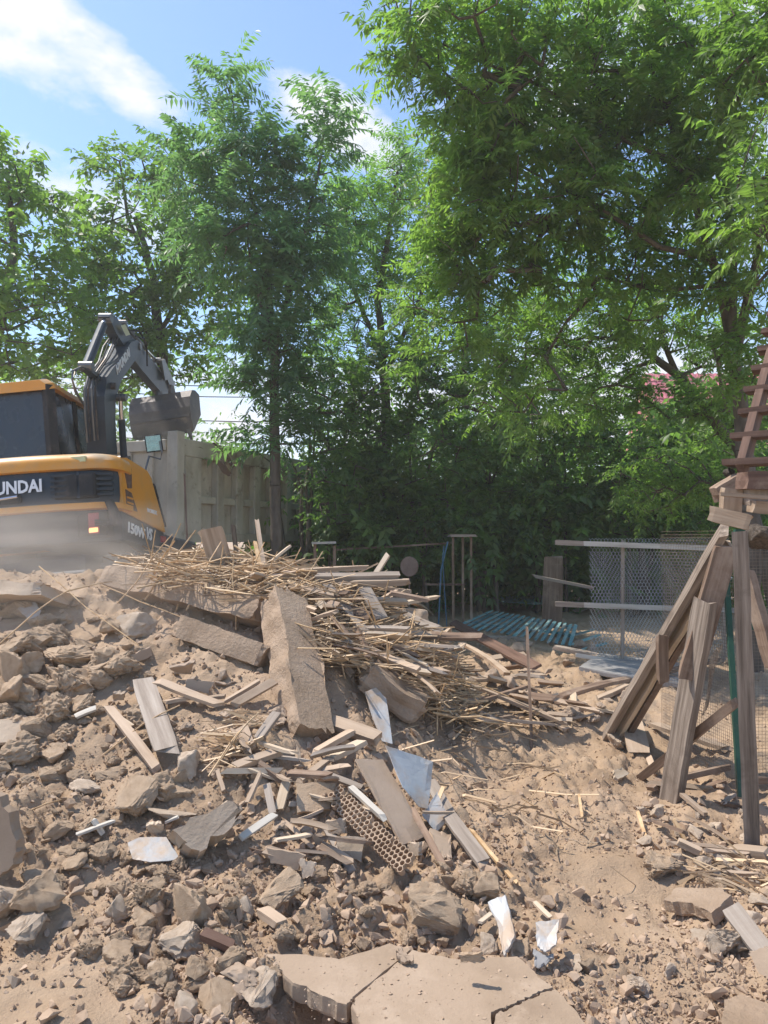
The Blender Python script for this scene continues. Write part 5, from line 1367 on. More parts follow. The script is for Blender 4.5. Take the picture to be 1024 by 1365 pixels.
# ------------------------------------------------------------------ boards and timbers, by photo position
PL = [
    # x0 y0 h0 x1 y1 h1 width_px thick_m roll mat label
    (190, 905, .10, 222, 1000, .10, 27, .018, 0, 'wood_grey', 'flat wide grey board lying down the slope at left'),
    (211, 908, .12, 287, 938, .08, 13, .022, 10, 'wood', 'board running right from behind the flat wide grey one'),
    (145, 943, .10, 208, 1024, .05, 11, .025, 20, 'wood', 'narrow batten left of the flat wide grey board'),
    (148, 950, .10, 175, 968, .06, 8, .012, 10, 'wood_pale', 'short yellowish splint beside the narrow batten'),
    (218, 936, .05, 258, 930, .05, 12, .02, 0, 'wood', 'short board behind the flat wide board'),
    (300, 935, .05, 345, 908, .10, 8, .02, 0, 'wood', 'thin strip rising right below the lower rough slab'),
    (312, 940, .06, 366, 908, .12, 11, .02, 30, 'wood', 'second strip rising right toward the steep wall piece'),
    (270, 932, .05, 300, 928, .06, 9, .02, 0, 'wood', 'little board end near the lower rough slab'),
    (322, 970, .06, 334, 1000, .06, 16, .03, 20, 'wood', 'short pale block of wood left of the steep wall piece'),
    (312, 1024, .04, 372, 1002, .07, 12, .03, 20, 'wood', 'stubby board below the short pale block'),
    (345, 985, .1, 370, 950, .16, 13, .02, 10, 'wood_grey', 'slanting board end against the steep wall piece'),
    (346, 1018, .05, 388, 1050, .03, 9, .02, 0, 'wood_dark', 'dark batten below the foot of the steep wall piece'),
    (319, 1118, .04, 366, 1086, .08, 9, .012, 30, 'wood_white', 'long white splinter right of the big angular slab'),
    (355, 1045, .06, 364, 1086, .06, 9, .012, 20, 'wood_grey', 'upright splinter above the long white one'),
    (372, 1078, .05, 382, 1040, .1, 11, .02, 0, 'wood_pale', 'fresh yellow wood wedge below the steep wall piece'),
    (330, 1070, .05, 348, 1030, .1, 7, .015, 0, 'wood', 'thin upright strip in the slope left of the yellow wedge'),
    (290, 1110, .08, 320, 1094, .12, 6, .012, 0, 'wood_white', 'thin pale sliver poking from the big angular slab'),
    (440, 962, .08, 505, 985, .1, 20, .045, 15, 'wood', 'short plank right of the foot of the steep wall piece'),
    (400, 1040, .08, 455, 1000, .1, 9, .02, 0, 'wood', 'splintered batten left of the tan wall board'),
    (440, 1010, .08, 482, 990, .12, 14, .03, 0, 'wood_pale', 'splintered pale stub above the tan wall board'),
    (420, 1004, .06, 470, 975, .09, 11, .03, 0, 'wood', 'rounded stub beside the splintered pale one'),
    (466, 1048, .12, 512, 1090, .07, 8, .018, 10, 'wood_white', 'thin pale edge strip along the honeycomb panel'),
    (550, 1078, .10, 591, 1155, .02, 8, .018, 30, 'wood_dark', 'dark narrow lath crossing below the tan wall board'),
    (598, 1086, .10, 645, 1150, .03, 18, .02, 10, 'wood_grey', 'thin standing board right of the bright white scrap'),
    (575, 1044, .08, 606, 1098, .06, 16, .012, 10, 'wood_grey', 'weathered board behind the bright white scrap'),
    (562, 1083, .09, 606, 1084, .09, 5, .012, 0, 'wood', 'small crosswise stick over the bright white scrap'),
    (626, 1104, .06, 690, 1178, .02, 5, .012, 0, 'straw', 'pale cane slanting down right of the thin standing board'),
    (583, 1070, .1, 592, 1048, .16, 5, .01, 0, 'straw', 'short cane end above the bright white scrap'),
    (355, 1135, .06, 403, 1150, .05, 12, .03, 25, 'wood', 'upper board end in the stack of fragments left of the honeycomb'),
    (368, 1120, .07, 415, 1112, .07, 9, .012, 0, 'wood_pale', 'yellow-brown sliver above the stacked fragments'),
    (270, 1244, .06, 312, 1262, .03, 13, .03, 15, 'wood_red', 'reddish wood block right of the tan boulder'),
    (350, 1215, .04, 375, 1232, .03, 16, .03, 0, 'wood', 'small flat offcut under the domed clod'),
    (102, 1112, .05, 152, 1094, .07, 7, .01, 0, 'wood_white', 'long arm of the white cross-shaped lath pieces at left'),
    (124, 1092, .09, 138, 1112, .04, 9, .01, 0, 'wood_white', 'short white lath lying across the longer one at left'),
    (220, 1096, .05, 238, 1088, .06, 7, .01, 0, 'wood_white', 'crumpled white sliver above the big angular slab'),
    (100, 956, .05, 128, 944, .07, 9, .015, 20, 'wood_white', 'bright white stick end in the left slope'),
    # heap top
    (278, 788, .22, 405, 760, .30, 11, .05, 20, 'wood', 'left length of the long pole lying over the reeds'),
    (395, 762, .28, 489, 757, .30, 9, .035, 10, 'wood', 'flattened right length of the long pole on the heap top'),
    (425, 770, .26, 530, 768, .26, 11, .06, 20, 'wood_grey', 'thick grey beam sticking out right from the heap top'),
    (470, 778, .22, 545, 776, .22, 8, .05, 10, 'wood', 'pale beam end just under the thick grey beam'),
    (500, 766, .24, 518, 738, .42, 6, .03, 20, 'wood_pale', 'short stick pointing up beyond the thick grey beam'),
    (387, 728, .3, 362, 748, .2, 4, .02, 0, 'wood_pale', 'thin cane end pointing up right on the heap top'),
    (342, 693, .5, 352, 757, .15, 5, .02, 0, 'wood', 'tallest thin stick standing on the heap top'),
    (340, 722, .35, 349, 765, .1, 4, .02, 0, 'straw', 'thinner stick beside the tallest one on the heap top'),
    (399, 795, .16, 489, 822, .14, 18, .03, 25, 'wood_dark', 'brown plank half buried in reeds in the heap middle'),
    (437, 782, .2, 500, 860, .1, 12, .03, 0, 'wood_grey', 'plank running down the heap left of the short flat board'),
    (485, 783, .22, 508, 822, .14, 16, .02, 10, 'wood_grey', 'short flat board standing in the reeds below the grey beam'),
    (508, 821, .17, 598, 862, .10, 11, .055, 0, 'wood', 'round pale log lying down the right side of the heap'),
    (500, 850, .12, 575, 895, .07, 9, .03, 20, 'wood_dark', 'dark plank under the round pale log'),
    (440, 830, .16, 540, 880, .1, 8, .03, 20, 'wood_dark', 'dark slat among the reeds left of the round log'),
    (520, 790, .16, 570, 800, .14, 9, .03, 15, 'wood_dark', 'dark beam end poking right below the grey beam'),
    (500, 800, .16, 575, 820, .12, 8, .03, 0, 'wood', 'lath beneath the dark beam end'),
    (430, 850, .15, 470, 900, .12, 9, .02, 0, 'wood', 'flat lath among the lower reeds'),
    (555, 870, .10, 640, 905, .05, 8, .03, 0, 'wood_dark', 'brown batten running toward the red-brown plank'),
    # right spill
    (604, 830, .22, 716, 890, .05, 13, .035, 25, 'wood_red', 'long red-brown plank sloping down behind the thin stick'),
    (614, 858, .14, 676, 898, .05, 7, .03, 0, 'wood', 'narrow plank under the red-brown one'),
    (630, 906, .09, 725, 900, .06, 9, .03, 10, 'wood', 'thin plank lying level across the red-brown plank end'),
    (630, 914, .08, 758, 966, .04, 24, .025, 0, 'wood', 'broadest pale board in the right spill'),
    (632, 958, .05, 735, 966, .03, 11, .02, 0, 'wood_grey', 'long thin board at the near edge of the right spill'),
    (700, 925, .05, 800, 948, .03, 8, .025, 20, 'wood', 'narrow board right of the thin stick'),
    (720, 950, .04, 756, 972, .03, 18, .02, 0, 'wood', 'wide board end just right of the thin stick'),
    (745, 930, .05, 838, 905, .09, 8, .04, 15, 'wood_dark', 'dark batten pointing to the foot of the leaning planks'),
    (762, 946, .03, 836, 914, .06, 8, .04, 0, 'wood', 'pale batten just under the dark one'),
    (640, 935, .08, 700, 915, .08, 7, .025, 0, 'wood_dark', 'short brown batten left of the thin stick'),
    (590, 940, .08, 660, 925, .06, 9, .025, 0, 'wood', 'board under the right reeds'),
    (570, 902, .1, 640, 940, .05, 8, .025, 0, 'wood_grey', 'grey lath crossing the right edge of the reeds'),
    (842, 960, .05, 852, 1002, .03, 25, .02, 0, 'wood', 'upright flat board behind the foot of the leaning planks'),
    (872, 965, .04, 970, 998, .04, 16, .03, 0, 'wood', 'broad board lying behind the wide prop'),
    (850, 905, .06, 955, 880, .16, 9, .04, 0, 'wood_dark', 'dark timber lying behind the leaning planks'),
    (737, 862, .06, 830, 882, .05, 9, .05, 0, 'wood_grey', 'light timber in front of the netting panel foot'),
    (795, 945, .04, 860, 960, .03, 10, .02, 0, 'wood_pale', 'bright board scrap near the leaning planks'),
    (768, 815, .03, 800, 803, .06, 8, .03, 0, 'wood_grey', 'grey stick left of the netting panel foot'),
    (975, 1211, .12, 1017, 1268, .04, 24, .025, 20, 'wood_grey', 'grey plank slanting down at the right edge'),
    (905, 1122, .05, 935, 1136, .04, 10, .03, 0, 'wood', 'chunky split of wood left of the post foot'),
    (868, 1052, .04, 885, 1034, .08, 9, .03, 0, 'wood_dark', 'dark stub end left of the wide prop foot'),
    (895, 1040, .05, 975, 1022, .1, 8, .035, 0, 'wood_dark', 'half-buried dark rail behind the wide prop foot'),
    (910, 1060, .06, 940, 1085, .03, 7, .02, 0, 'wood', 'lath right of the wide prop foot'),
    (850, 1082, .08, 861, 1118, .02, 4, .01, 0, 'straw', 'thin upright cane bit in the right dirt'),
    (898, 1092, .06, 914, 1120, .02, 4, .01, 0, 'straw', 'bent cane bit near the rubble by the post'),
    (772, 1060, .07, 776, 1088, .02, 3, .008, 0, 'straw', 'tiny upright cane in the middle right dirt'),
    (640, 1230, .05, 655, 1218, .06, 6, .01, 0, 'wood_pale', 'small splinter left of the curved white strip'),
    (713, 1203, .05, 733, 1222, .03, 6, .01, 0, 'wood_pale', 'splinter right of the curved white strip'),
    (740, 800, .03, 800, 812, .03, 10, .05, 0, 'wood_grey', 'grey timber beside the teal slats'),
    (650, 850, .03, 700, 852, .03, 9, .05, 0, 'wood_grey', 'grey timber lying in front of the teal slats'),
    (715, 778, .35, 790, 800, .1, 9, .03, 0, 'wood_grey', 'grey board leaning down in the shade by the netting panel'),
]
for x0, y0, h0, x1, y1, h1, wp, th, roll, mt, lb in PL:
    A = at(x0, y0, h0); B = at(x1, y1, h1)
    if 265 < min(x0, x1) and max(x0, x1) < 575 and max(y0, y1) < 865 and h0 >= .1: A, B = dep(x0, y0, 6.0 - (y0 - 765) * .006), dep(x1, y1, 6.0 - (y1 - 765) * .006)
    d = (A.y + B.y) / 2 / F
    nm, ct = ('stick', 'stick') if ('stick' in lb or 'cane' in lb or 'sliver' in lb or 'splint' in lb) else ('plank', 'plank') if any(k in lb for k in ('plank', 'board')) else ('batten', 'batten') if any(k in lb for k in ('batten', 'strip', 'lath', 'slat')) else ('timber', 'timber')
    lg = (B - A).length
    kw = dict(rough=.004, nx=8, bend=random.uniform(-.01, .015), ends=min(.02, lg * .04))
    if 'log' in lb: kw = dict(rough=.012, nx=14, ny=3, nz=3, bend=.02)
    bar(nm, A, B, wp * d * 1.1, th, M[mt], lb, ct, roll=roll + random.uniform(-6, 6), twist=random.uniform(-8, 8), **kw)
# upright leaning board on the heap top, with a second behind
bar('plank', dep(296, 757, 6.2), dep(281, 705, 6.1), .2, .02, M['wood'], 'broad brown board standing up on the heap top', 'plank', roll=70)
bar('plank', dep(304, 752, 6.45), dep(268, 708, 6.4), .07, .02, M['wood_pale'], 'narrow pale board leaning behind the broad brown one', 'plank', roll=60)
bar('stick', dep(703, 838, 6.1), at(709, 1002, -.02), .022, .02, M['wood_dark'], 'thin crooked stick standing upright in the right dirt', 'stick', rough=.01, nx=14, freq=4)
rock(551, 828, 22, 17, 'grey-white broken block beside the round pale log', 'stone', P=dep(551, 828, 6.5)); rock(562, 862, 20, 15, 'pale block under the round pale log', 'stone', P=dep(562, 862, 6.35)); rock(590, 845, 12, 10, 'pale lump at the right end of the heap top', 'stone', P=dep(590, 845, 6.5))
rock(240, 1150, 9, 9, 'small clod touching the pale metal sheet', 'clod')

# reeds: the uncountable heap, then the stalks that stand out
def reed_np(A, D, L_, r, bow, n=3):
    m_ = 3; V = []
    side = np.cross(D, [[0, 0, 1.0]]); side /= np.linalg.norm(side, axis=1, keepdims=True) + 1e-9; upv = np.cross(side, D)
    th = np.arange(n) * 2 * math.pi / n
    for j in range(m_):
        u = j / (m_ - 1); c = A + D * (L_ * u)[:, None] + bow * (4 * u * (1 - u))
        rr = r * (1 - .3 * u)
        V.append(c[:, None] + (side[:, None] * np.cos(th)[None, :, None] + upv[:, None] * np.sin(th)[None, :, None]) * rr[:, None, None])
    V = np.stack(V, 1).reshape(-1, 3)
    b = (np.arange(len(A)) * m_ * n)[:, None, None]; k = np.arange(n)
    q = np.concatenate([np.stack([j * n + k, j * n + (k + 1) % n, (j + 1) * n + (k + 1) % n, (j + 1) * n + k], -1) for j in range(m_ - 1)])[None]
    return V, (b + q).reshape(-1, 4)


RZ = [([(165, 748), (250, 735), (330, 742), (420, 758), (500, 772), (470, 800), (400, 800), (330, 800), (230, 775)], 850, .30), ([(380, 790), (480, 790), (540, 830), (600, 890), (560, 925), (520, 900), (450, 880), (400, 850)], 780, .24),
      ([(470, 860), (560, 880), (640, 930), (600, 965), (560, 930), (480, 900)], 380, .14), ([(300, 980), (340, 940), (330, 985), (285, 1035)], 60, .06), ([(560, 900), (760, 960), (720, 985), (600, 985)], 90, .05), ([(930, 1150), (1024, 1140), (1024, 1200), (960, 1190)], 60, .03), ([(500, 960), (700, 990), (860, 1180), (700, 1120), (620, 1060)], 60, .03)]
As, Ds, Ls, rr, bb = [], [], [], [], []
rs = np.random.default_rng(44)
for poly, n, hm in RZ:
    for x, y in scatter(poly, n, n):
        p = at(x, y, hm * rs.uniform(.0, 1) ** .8)
        a = (-.3 + 2.2 * float(vnoise(p.x * 2.2, p.y * 2.2, 71)) + rs.normal(0, .28)) if rs.uniform() < .78 else rs.uniform(-1.57, 1.57)
        if rs.uniform() < .5: a += math.pi
        d = Vector((math.cos(a), math.sin(a) * .9 * (1 if rs.uniform() < .5 else -1), rs.normal(-.05 * math.cos(a), .22))).normalized()
        l = rs.uniform(.12, .55) * (1.25 if n > 500 else .8)
        As.append(p - d * l * .5); Ds.append(d); Ls.append(l); rr.append(rs.uniform(.0025, .0075) if rs.uniform() < .9 else rs.uniform(.008, .012)); bb.append(rs.normal(0, .026, 3))
V, q = reed_np(np.array(As), np.array(Ds), np.array(Ls), np.array(rr), np.array(bb))
m, N, L = newmat('reed_mass'); out = N.new('ShaderNodeOutputMaterial'); bs = N.new('ShaderNodeBsdfPrincipled'); bs.inputs['Roughness'].default_value = .55
at_ = N.new('ShaderNodeAttribute'); at_.attribute_name = 'tone'; cr = N.new('ShaderNodeValToRGB'); cr.color_ramp.elements[0].color = (.18, .115, .065, 1); cr.color_ramp.elements[1].color = (.68, .48, .28, 1); e = cr.color_ramp.elements.new(.55); e.color = (.5, .345, .2, 1)
L.new(at_.outputs['Fac'], cr.inputs[0]); L.new(cr.outputs[0], bs.inputs['Base Color']); L.new(bs.outputs[0], out.inputs[0]); M['reeds'] = m
me = npmesh('dry_reeds', V, q, m); a = me.attributes.new('tone', 'FLOAT', 'POINT'); a.data.foreach_set('value', rs.uniform(0, 1, len(As)).repeat(9).astype(np.float32))
o = place('dry_reeds', me, kind='stuff'); o['label'] = 'tangled heap of dry tan reeds from a torn-down roof'; o['category'] = 'reeds'
ST = [(0, 858, 94, 785, .1, .35, 'long cane rising right from the left edge into the dust'), (52, 755, 185, 860, .3, .1, 'long cane slanting down right through the dust'), (135, 780, 240, 822, .25, .15, 'bent dark cane under the heap top at left'), (0, 1083, 82, 1066, .04, .05, 'cane lying on the dirt near the left edge'), (138, 1006, 240, 940, .08, .12, 'thin cane crossing the flat wide grey board'), (84, 790, 150, 775, .3, .3, 'short cane in the dust cloud'),
      (215, 800, 213, 745, .1, .42, 'upright reed at the left end of the reed heap'), (278, 1035, 330, 965, .06, .12, 'lowest reed of the small tuft in mid slope'), (290, 1020, 345, 950, .06, .14, 'upper reed of the small tuft in mid slope'), (583, 980, 580, 870, .05, .3, 'upright reed at the right side of the heap'), (600, 930, 625, 830, .05, .35, 'tall reed leaning by the red-brown plank'), (594, 960, 590, 905, .04, .16, 'short upright reed in front of the right reeds')]
for x0, y0, x1, y1, h0, h1, lb in ST:
    A, B = at(x0, y0, h0), at(x1, y1, h1)
    if (B - A).length > 1.8: B = A + (B - A).normalized() * 1.8
    r_ = .005
    c = A.lerp(B, .5) + Vector((0, 0, random.uniform(-.03, .03)))
    MB().tube([A, A.lerp(c, .5) + Vector((.004, 0, .004)), c, c.lerp(B, .5) + Vector((-.005, 0, .004)), B], [r_, r_ * .95, r_ * .9, r_ * .8, r_ * .7], 6).build('reed_stalk', M['straw'], label=lb, cat='reed')

meshes = []
for k in range(4):
    mb = MB().tube([(-.5, 0, 0), (-.2, .008 * k, .01), (.15, -.01, .006 * k), (.5, .006, 0)], [.0065, .006, .006, .004], 5); meshes.append(meshdata('reed_stalk', mb.v, mb.f, M['straw']))
for zi, (poly, n, hm, lb) in enumerate([([(170, 745), (330, 738), (420, 755), (380, 800), (230, 775)], 70, .34, 'reed stalk on the left part of the heap top'), ([(400, 780), (500, 790), (590, 880), (540, 900), (430, 850)], 90, .28, 'reed stalk on the right flank of the heap'), ([(540, 890), (640, 900), (640, 960), (560, 960)], 30, .15, 'reed stalk spilled at the right foot of the heap')]):
    for x, y in scatter(poly, n, 71 + zi):
        p = at(x, y, hm * random.uniform(.5, 1)); l = random.uniform(.25, .75)
        d = Vector((random.uniform(.5, 1), random.uniform(-.6, .6), random.gauss(-.05, .18))) if random.random() < .8 else Vector((random.uniform(-.5, .5), random.uniform(-.4, .4), random.uniform(.3, .9)))
        d.normalize()
        place('reed_stalk', meshes[random.randrange(4)], frame(p, p + d * .1, random.uniform(0, 360)) @ Matrix.Diagonal((l, random.uniform(.8, 1.4), random.uniform(.8, 1.4), 1)), None, whereabouts(x, y, ('upright ' if d.z > .35 else 'lying ') + ('short' if l < .4 else 'mid-length' if l < .6 else 'long') + ' reed'), 'reed', group=['reeds on the heap top', 'reeds on the right flank', 'reeds at the heap foot'][zi])


LZ = [([(300, 760), (480, 775), (600, 870), (560, 920), (440, 860), (360, 790)], 74, .26, 'splintered lath tangled in the reed heap', 'laths in the reed heap', 5, 13),
      ([(560, 860), (640, 860), (760, 930), (780, 960), (620, 965), (560, 930)], 34, .10, 'splintered lath in the spill right of the heap', 'laths in the right spill', 5, 12),
      ([(300, 960), (450, 980), (480, 1040), (440, 1130), (340, 1140), (280, 1060)], 30, .08, 'broken lath among the plaster lumps in mid slope', 'laths in mid slope', 5, 12),
      ([(820, 1000), (990, 1060), (1000, 1170), (880, 1150)], 14, .05, 'wood scrap in the rubble around the props', 'scraps round the props', 4, 9)]
for poly, n, hm, lb, gp, wa, wb in LZ:
    for x, y in scatter(poly, n, n + 5):
        A = at(x, y, hm * random.uniform(.4, 1)); s_ = A.y / F; lg = random.uniform(.10, .42) * (1.3 if hm > .2 else .8)
        th_ = random.gauss(-.35, .7); B = A + Vector((math.cos(th_), math.sin(th_), random.gauss(-.12, .2))).normalized() * lg
        B.z = max(B.z, float(height(B.x, B.y)) + .02)
        mk = random.choice(['wood', 'wood', 'wood_dark', 'wood_grey', 'wood_pale'])
        bar('lath', A, B, random.uniform(wa, wb) * s_, random.uniform(.01, .03), M[mk], whereabouts(x, y, ('short ' if lg < .22 else 'long ') + {'wood': 'tan', 'wood_dark': 'dark brown', 'wood_grey': 'grey', 'wood_pale': 'pale yellow', 'straw': 'golden'}[mk] + ' lath'), 'lath', roll=random.uniform(-40, 40), group=gp, nx=4, rough=.004, bend=random.uniform(-.03, .03), ends=.02)


# ------------------------------------------------------------------ nets
def hexnet(O, U, V_, W, H, cell, r, warp=0.0, seed=0, sq=False, n=3):
    """wire net spanned by unit vectors U and V_ from corner O; hexagons, or squares"""
    segs = []; N_ = U.cross(V_).normalized()

    def P(u, v):
        w = warp * (math.sin(u * 5 + seed) * math.cos(v * 4 + seed * 2) + .4 * math.sin(u * 13 + v * 9))
        return O + U * u + V_ * v + N_ * w
    if sq:
        for i in range(int(W / cell) + 1):
            for j in range(int(H / (cell * 3))):
                a, b = P(i * cell, j * cell * 3), P(i * cell, (j + 1) * cell * 3); segs.append((*a, r, *b, r))
        for j in range(int(H / cell) + 1):
            for i in range(int(W / (cell * 3))):
                a, b = P(i * cell * 3, j * cell), P((i + 1) * cell * 3, j * cell); segs.append((*a, r, *b, r))
    else:
        c = cell; hh = c * .9
        for j in range(int(H / hh)):
            o_ = (j % 2) * c / 2
            for i in range(int(W / c)):
                x = i * c + o_; y = j * hh
                a = P(x, y); b = P(x, y + hh * .55); cc = P(x + c / 2, y + hh * .9 + .0); dd = P(x - c / 2, y + hh * .9)
                e = P(x + c / 2, y + hh); 
                segs += [(*a, r * 1.5, *b, r * 1.5), (*b, r, *P(x + c / 2, y + hh), r), (*b, r, *P(x - c / 2, y + hh), r)]
    return segs


pY = 8.8
pa = empty('netting_panel', at(800, 884), 'framed panel of pale hexagonal wire netting on two white-ended rails', 'netting')
x0 = dep(788, 800, pY); zt = dep(788, 716, pY).z; zbm = dep(788, 884, pY).z
U = Vector((1, .06, 0)).normalized(); Z = Vector((0, 0, 1))
O = Vector((x0.x, pY, zbm))
sg = hexnet(O, U, Z, 1.75, zt - zbm, .042, .0021, .018, 1)
place('netting', tubes_np(sg, 'netting', M['wire'], 3), None, pa, kind='stuff')
sg = hexnet(O + Vector((.015, .05, .1)), U, Z, 1.7, (zt - zbm) * .82, .045, .0019, .02, 2)
place('netting', tubes_np(sg, 'netting', M['wire'], 3), None, pa, kind='stuff')
for ya, nm in ((726, 'rail'), (808, 'rail')):
    A, B, C_ = dep(740, ya - 3, pY - .06), dep(778, ya - 1.5, pY - .06), dep(985, ya + 6, pY + .04)
    bar(nm, A, B, .06, .035, M['wood_grey'], parent=pa, roll=90, ends=.004)
    bar(nm, B + (B - A).normalized() * .004, C_, .06, .035, M['wood_white'], parent=pa, roll=90, ends=.004, nx=10)
bar('rail', dep(768, 873, pY - .1), dep(832, 885, pY - .1), .05, .03, M['wood_white'], parent=pa, roll=80)
for px in (830, 965): bar('rail', dep(px, 722, pY + .03), dep(px, 882, pY + .03), .04, .03, M['wood_grey'], parent=pa)
sheet('concrete_pad', [(772, 886, .04), (800, 876, .04), (905, 884, .04), (915, 915, .04), (850, 912, .04)], .05, M['concrete'], 'pale concrete pad on the ground before the netting panel', 'slab')

# cage at the right edge with green frame
cg = empty('wire_cage', at(1000, 1048), 'green-framed wire cage standing behind the posts at the right edge', 'cage')
cY = 4.75
zt = dep(990, 705, cY).z; zb_ = dep(1000, 1045, cY).z; xl = dep(962, 800, cY).x
sg = hexnet(Vector((xl + .05, cY, max(zb_, 0))), Vector((1, 0, 0)), Z, 1.1, zt - zb_, .022, .0011, .008, 3, sq=True)
place('mesh', tubes_np(sg, 'mesh', M['rust_wire'], 3), None, cg, kind='stuff')
sg = hexnet(Vector((xl + .05, cY + .02, max(zb_, 0))), Vector((-.12, 1, 0)).normalized(), Z, .9, zt - zb_, .022, .0012, .012, 4, sq=True)
place('mesh', tubes_np(sg, 'mesh', M['rust_wire'], 3), None, cg, kind='stuff')
for A, B, w in [(dep(968, 762, cY - .03), dep(987, 1062, cY - .35), .05)]:
    bar('frame_post', A, B, w, .03, M['green_paint'], parent=cg, roll=90, ends=.002)
for z in (zt - .02, zt - .62, zb_ + .03):
    bar('frame_rail', Vector((xl + .08, cY - .02, z)), Vector((xl + 1.15, cY - .02, z)), .04, .03, M['green_paint' if z > .3 else 'wood_dark'], parent=cg, roll=90, ends=.002)
sg = hexnet(dep(930, 955, 5.4), Vector((.5, .5, .35)).normalized(), Vector((.25, -.1, 1)).normalized(), .22, .45, .02, .0014, .03, 5)
place('wire_scrap', tubes_np(sg, 'wire_scrap', M['rust_wire'], 3), label='curled scrap of wire mesh between the wide prop and green post', cat='netting', kind=None)
# perforated strips and the honeycomb panel
sheet('perforated_strip', [(487, 921, .16), (501, 918, .17), (513, 935, .14), (525, 988, .06), (508, 990, .06), (494, 950, .12)], .004, M['tin'], 'narrow perforated tin strip above the shiny tin sheet', 'strip', jit=.001, warp=.008)
A0, A1, B1 = at(452, 1052, .13), at(556, 1150, .06), at(430, 1072, .06)
U = (A1 - A0).normalized(); Vv = (B1 - A0); Vv = (Vv - U * Vv.dot(U)).normalized()
ng = U.cross(Vv)
if ng.z < 0: ng = -ng
segs = []
cell = .028; wd_, ln = .12, (A1 - A0).length
hv = []; m = MB()
for j in range(int(wd_ / (cell * .87))):
    for i in range(int(ln / cell)):
        if random.random() < .13: continue
        c = A0 + U * (i * cell + (j % 2) * cell / 2) + Vv * (j * cell * .87) + ng * (.012 * math.sin(i * .35) + .01)
        ring = [c + (U * math.cos(a) + Vv * math.sin(a)) * cell * .575 for a in [math.pi / 6 + k * math.pi / 3 for k in range(6)]]
        rin = [c + (p - c) * .78 for p in ring]
        V = [p for p in ring] + [p for p in rin] + [p - ng * .03 for p in ring] + [p - ng * .03 for p in rin]
        m.add(V, [(k, (k + 1) % 6, 6 + (k + 1) % 6, 6 + k) for k in range(6)] + [(6 + k, 6 + (k + 1) % 6, 18 + (k + 1) % 6, 18 + k) for k in range(6)] + [((k + 1) % 6, k, 12 + k, 12 + (k + 1) % 6) for k in range(6)])
hc = empty('honeycomb_panel', A0, 'dusty brown honeycomb core lying along the slope left of the tan wall board', 'panel')
m.build('honeycomb_cells', M['crumb'], hc, kind='stuff')

# ------------------------------------------------------------------ props under the stairs landing
def prop(A, B, w, t, mt, lb, roll=0, **kw): return bar('prop_plank' if w < .2 else 'prop_board', A, B, w, t, M[mt], lb, 'prop', roll=roll, nx=14, ends=.014, rough=.006, **kw)


def gd(px, py, dz=-.03): return at(px, py, 0) + Vector((0, 0, dz))


prop(gd(1003, 1138), dep(986, 706, 3.75), .075, .05, 'wood_prop', 'square upright post at the right edge, nearest of the props', roll=8, bend=.005)
prop(gd(806, 980), dep(966, 706, 4.45), .125, .045, 'wood_prop', 'leftmost and uppermost of the planks leaning up to the landing', roll=62)
prop(gd(822, 985) + Vector((0, .06, 0)), dep(974, 725, 4.5), .10, .03, 'wood_pale', 'second leaning plank, thin pale edge just under the uppermost one', roll=75)
prop(gd(836, 990) + Vector((0, .1, 0)), dep(972, 748, 4.6), .11, .04, 'wood_dark', 'dark lowest plank of the bundle leaning up to the landing', roll=60)
prop(gd(893, 1066), dep(940, 800, 4.35), .16, .05, 'wood_prop', 'wide prop standing between the leaning bundle and the post', roll=78)
prop(dep(918, 905, 4.42), dep(968, 728, 4.45), .13, .045, 'wood_dark', 'dark plank joining the wide prop to the landing', roll=78)
prop(dep(1030, 888, 4.0), dep(996, 760, 4.1), .09, .04, 'wood_dark', 'short prop slanting right behind the upright post', roll=60)
prop(gd(866, 1052) + Vector((0, .25, 0)), dep(980, 938, 4.2), .06, .05, 'wood_dark', 'square batten rising right from behind the wide prop', roll=20)
prop(dep(884, 908, 5.0), dep(883, 848, 4.95), .07, .04, 'wood_dark', 'short block hanging below the leaning bundle', roll=30)
bar('wood_block', gd(980, 1146, .03), gd(1022, 1150, .03), .09, .07, M['wood'], 'wooden block under the foot of the upright post', 'block', nx=8)
# landing: logs, blocks, beams
ld = [(dep(948, 684, 4.2), dep(1000, 697, 4.1), .10, .085, 'wood', 'log', 'rough pale log end sticking out left of the landing'),
      (dep(962, 659, 4.0), dep(1045, 664, 3.95), .07, .02, 'wood', 'thin_board', 'thin board lying on top of the landing log'),
      (dep(973, 690, 4.2), dep(975, 652, 4.2), .10, .08, 'wood', 'wood_block', 'upright squarish block on the landing log'),
      (dep(1011, 672, 4.15), dep(1011, 651, 4.15), .16, .10, 'wood_grey', 'wood_block', 'grey wooden block under the reddish landing beam'),
      (dep(989, 641, 4.1), dep(1080, 641, 4.1), .14, .1, 'wood_red', 'landing_beam', 'reddish square landing beam cut by the right edge'),
      (dep(1000, 675, 4.1), dep(1060, 680, 4.1), .09, .07, 'wood', 'timber', 'stubby timber under the thin landing board'),
      (dep(955, 660, 4.6), dep(990, 640, 4.6), .12, .1, 'wood_dark', 'timber', 'dark splintered timber behind the upright block')]
for A, B, w, t, mt, nm, lb in ld: bar(nm, A, B, w, t, M[mt], lb, 'timber', nx=10, ny=2, nz=2, rough=.005, ends=.006, roll=random.uniform(-8, 8))
V, Fc = hull_arr(61, 14, rough=.12)
place('mud_lump', npmesh('mud_lump', V, Fc, M['bark'], True), Matrix.Translation(dep(1022, 718, 4.45)) @ Matrix.Diagonal((.15, .12, .11, 1)), None, 'brown lump of mud and bark clinging under the landing', 'mud')
V, Fc = hull_arr(63, 14, rough=.16)
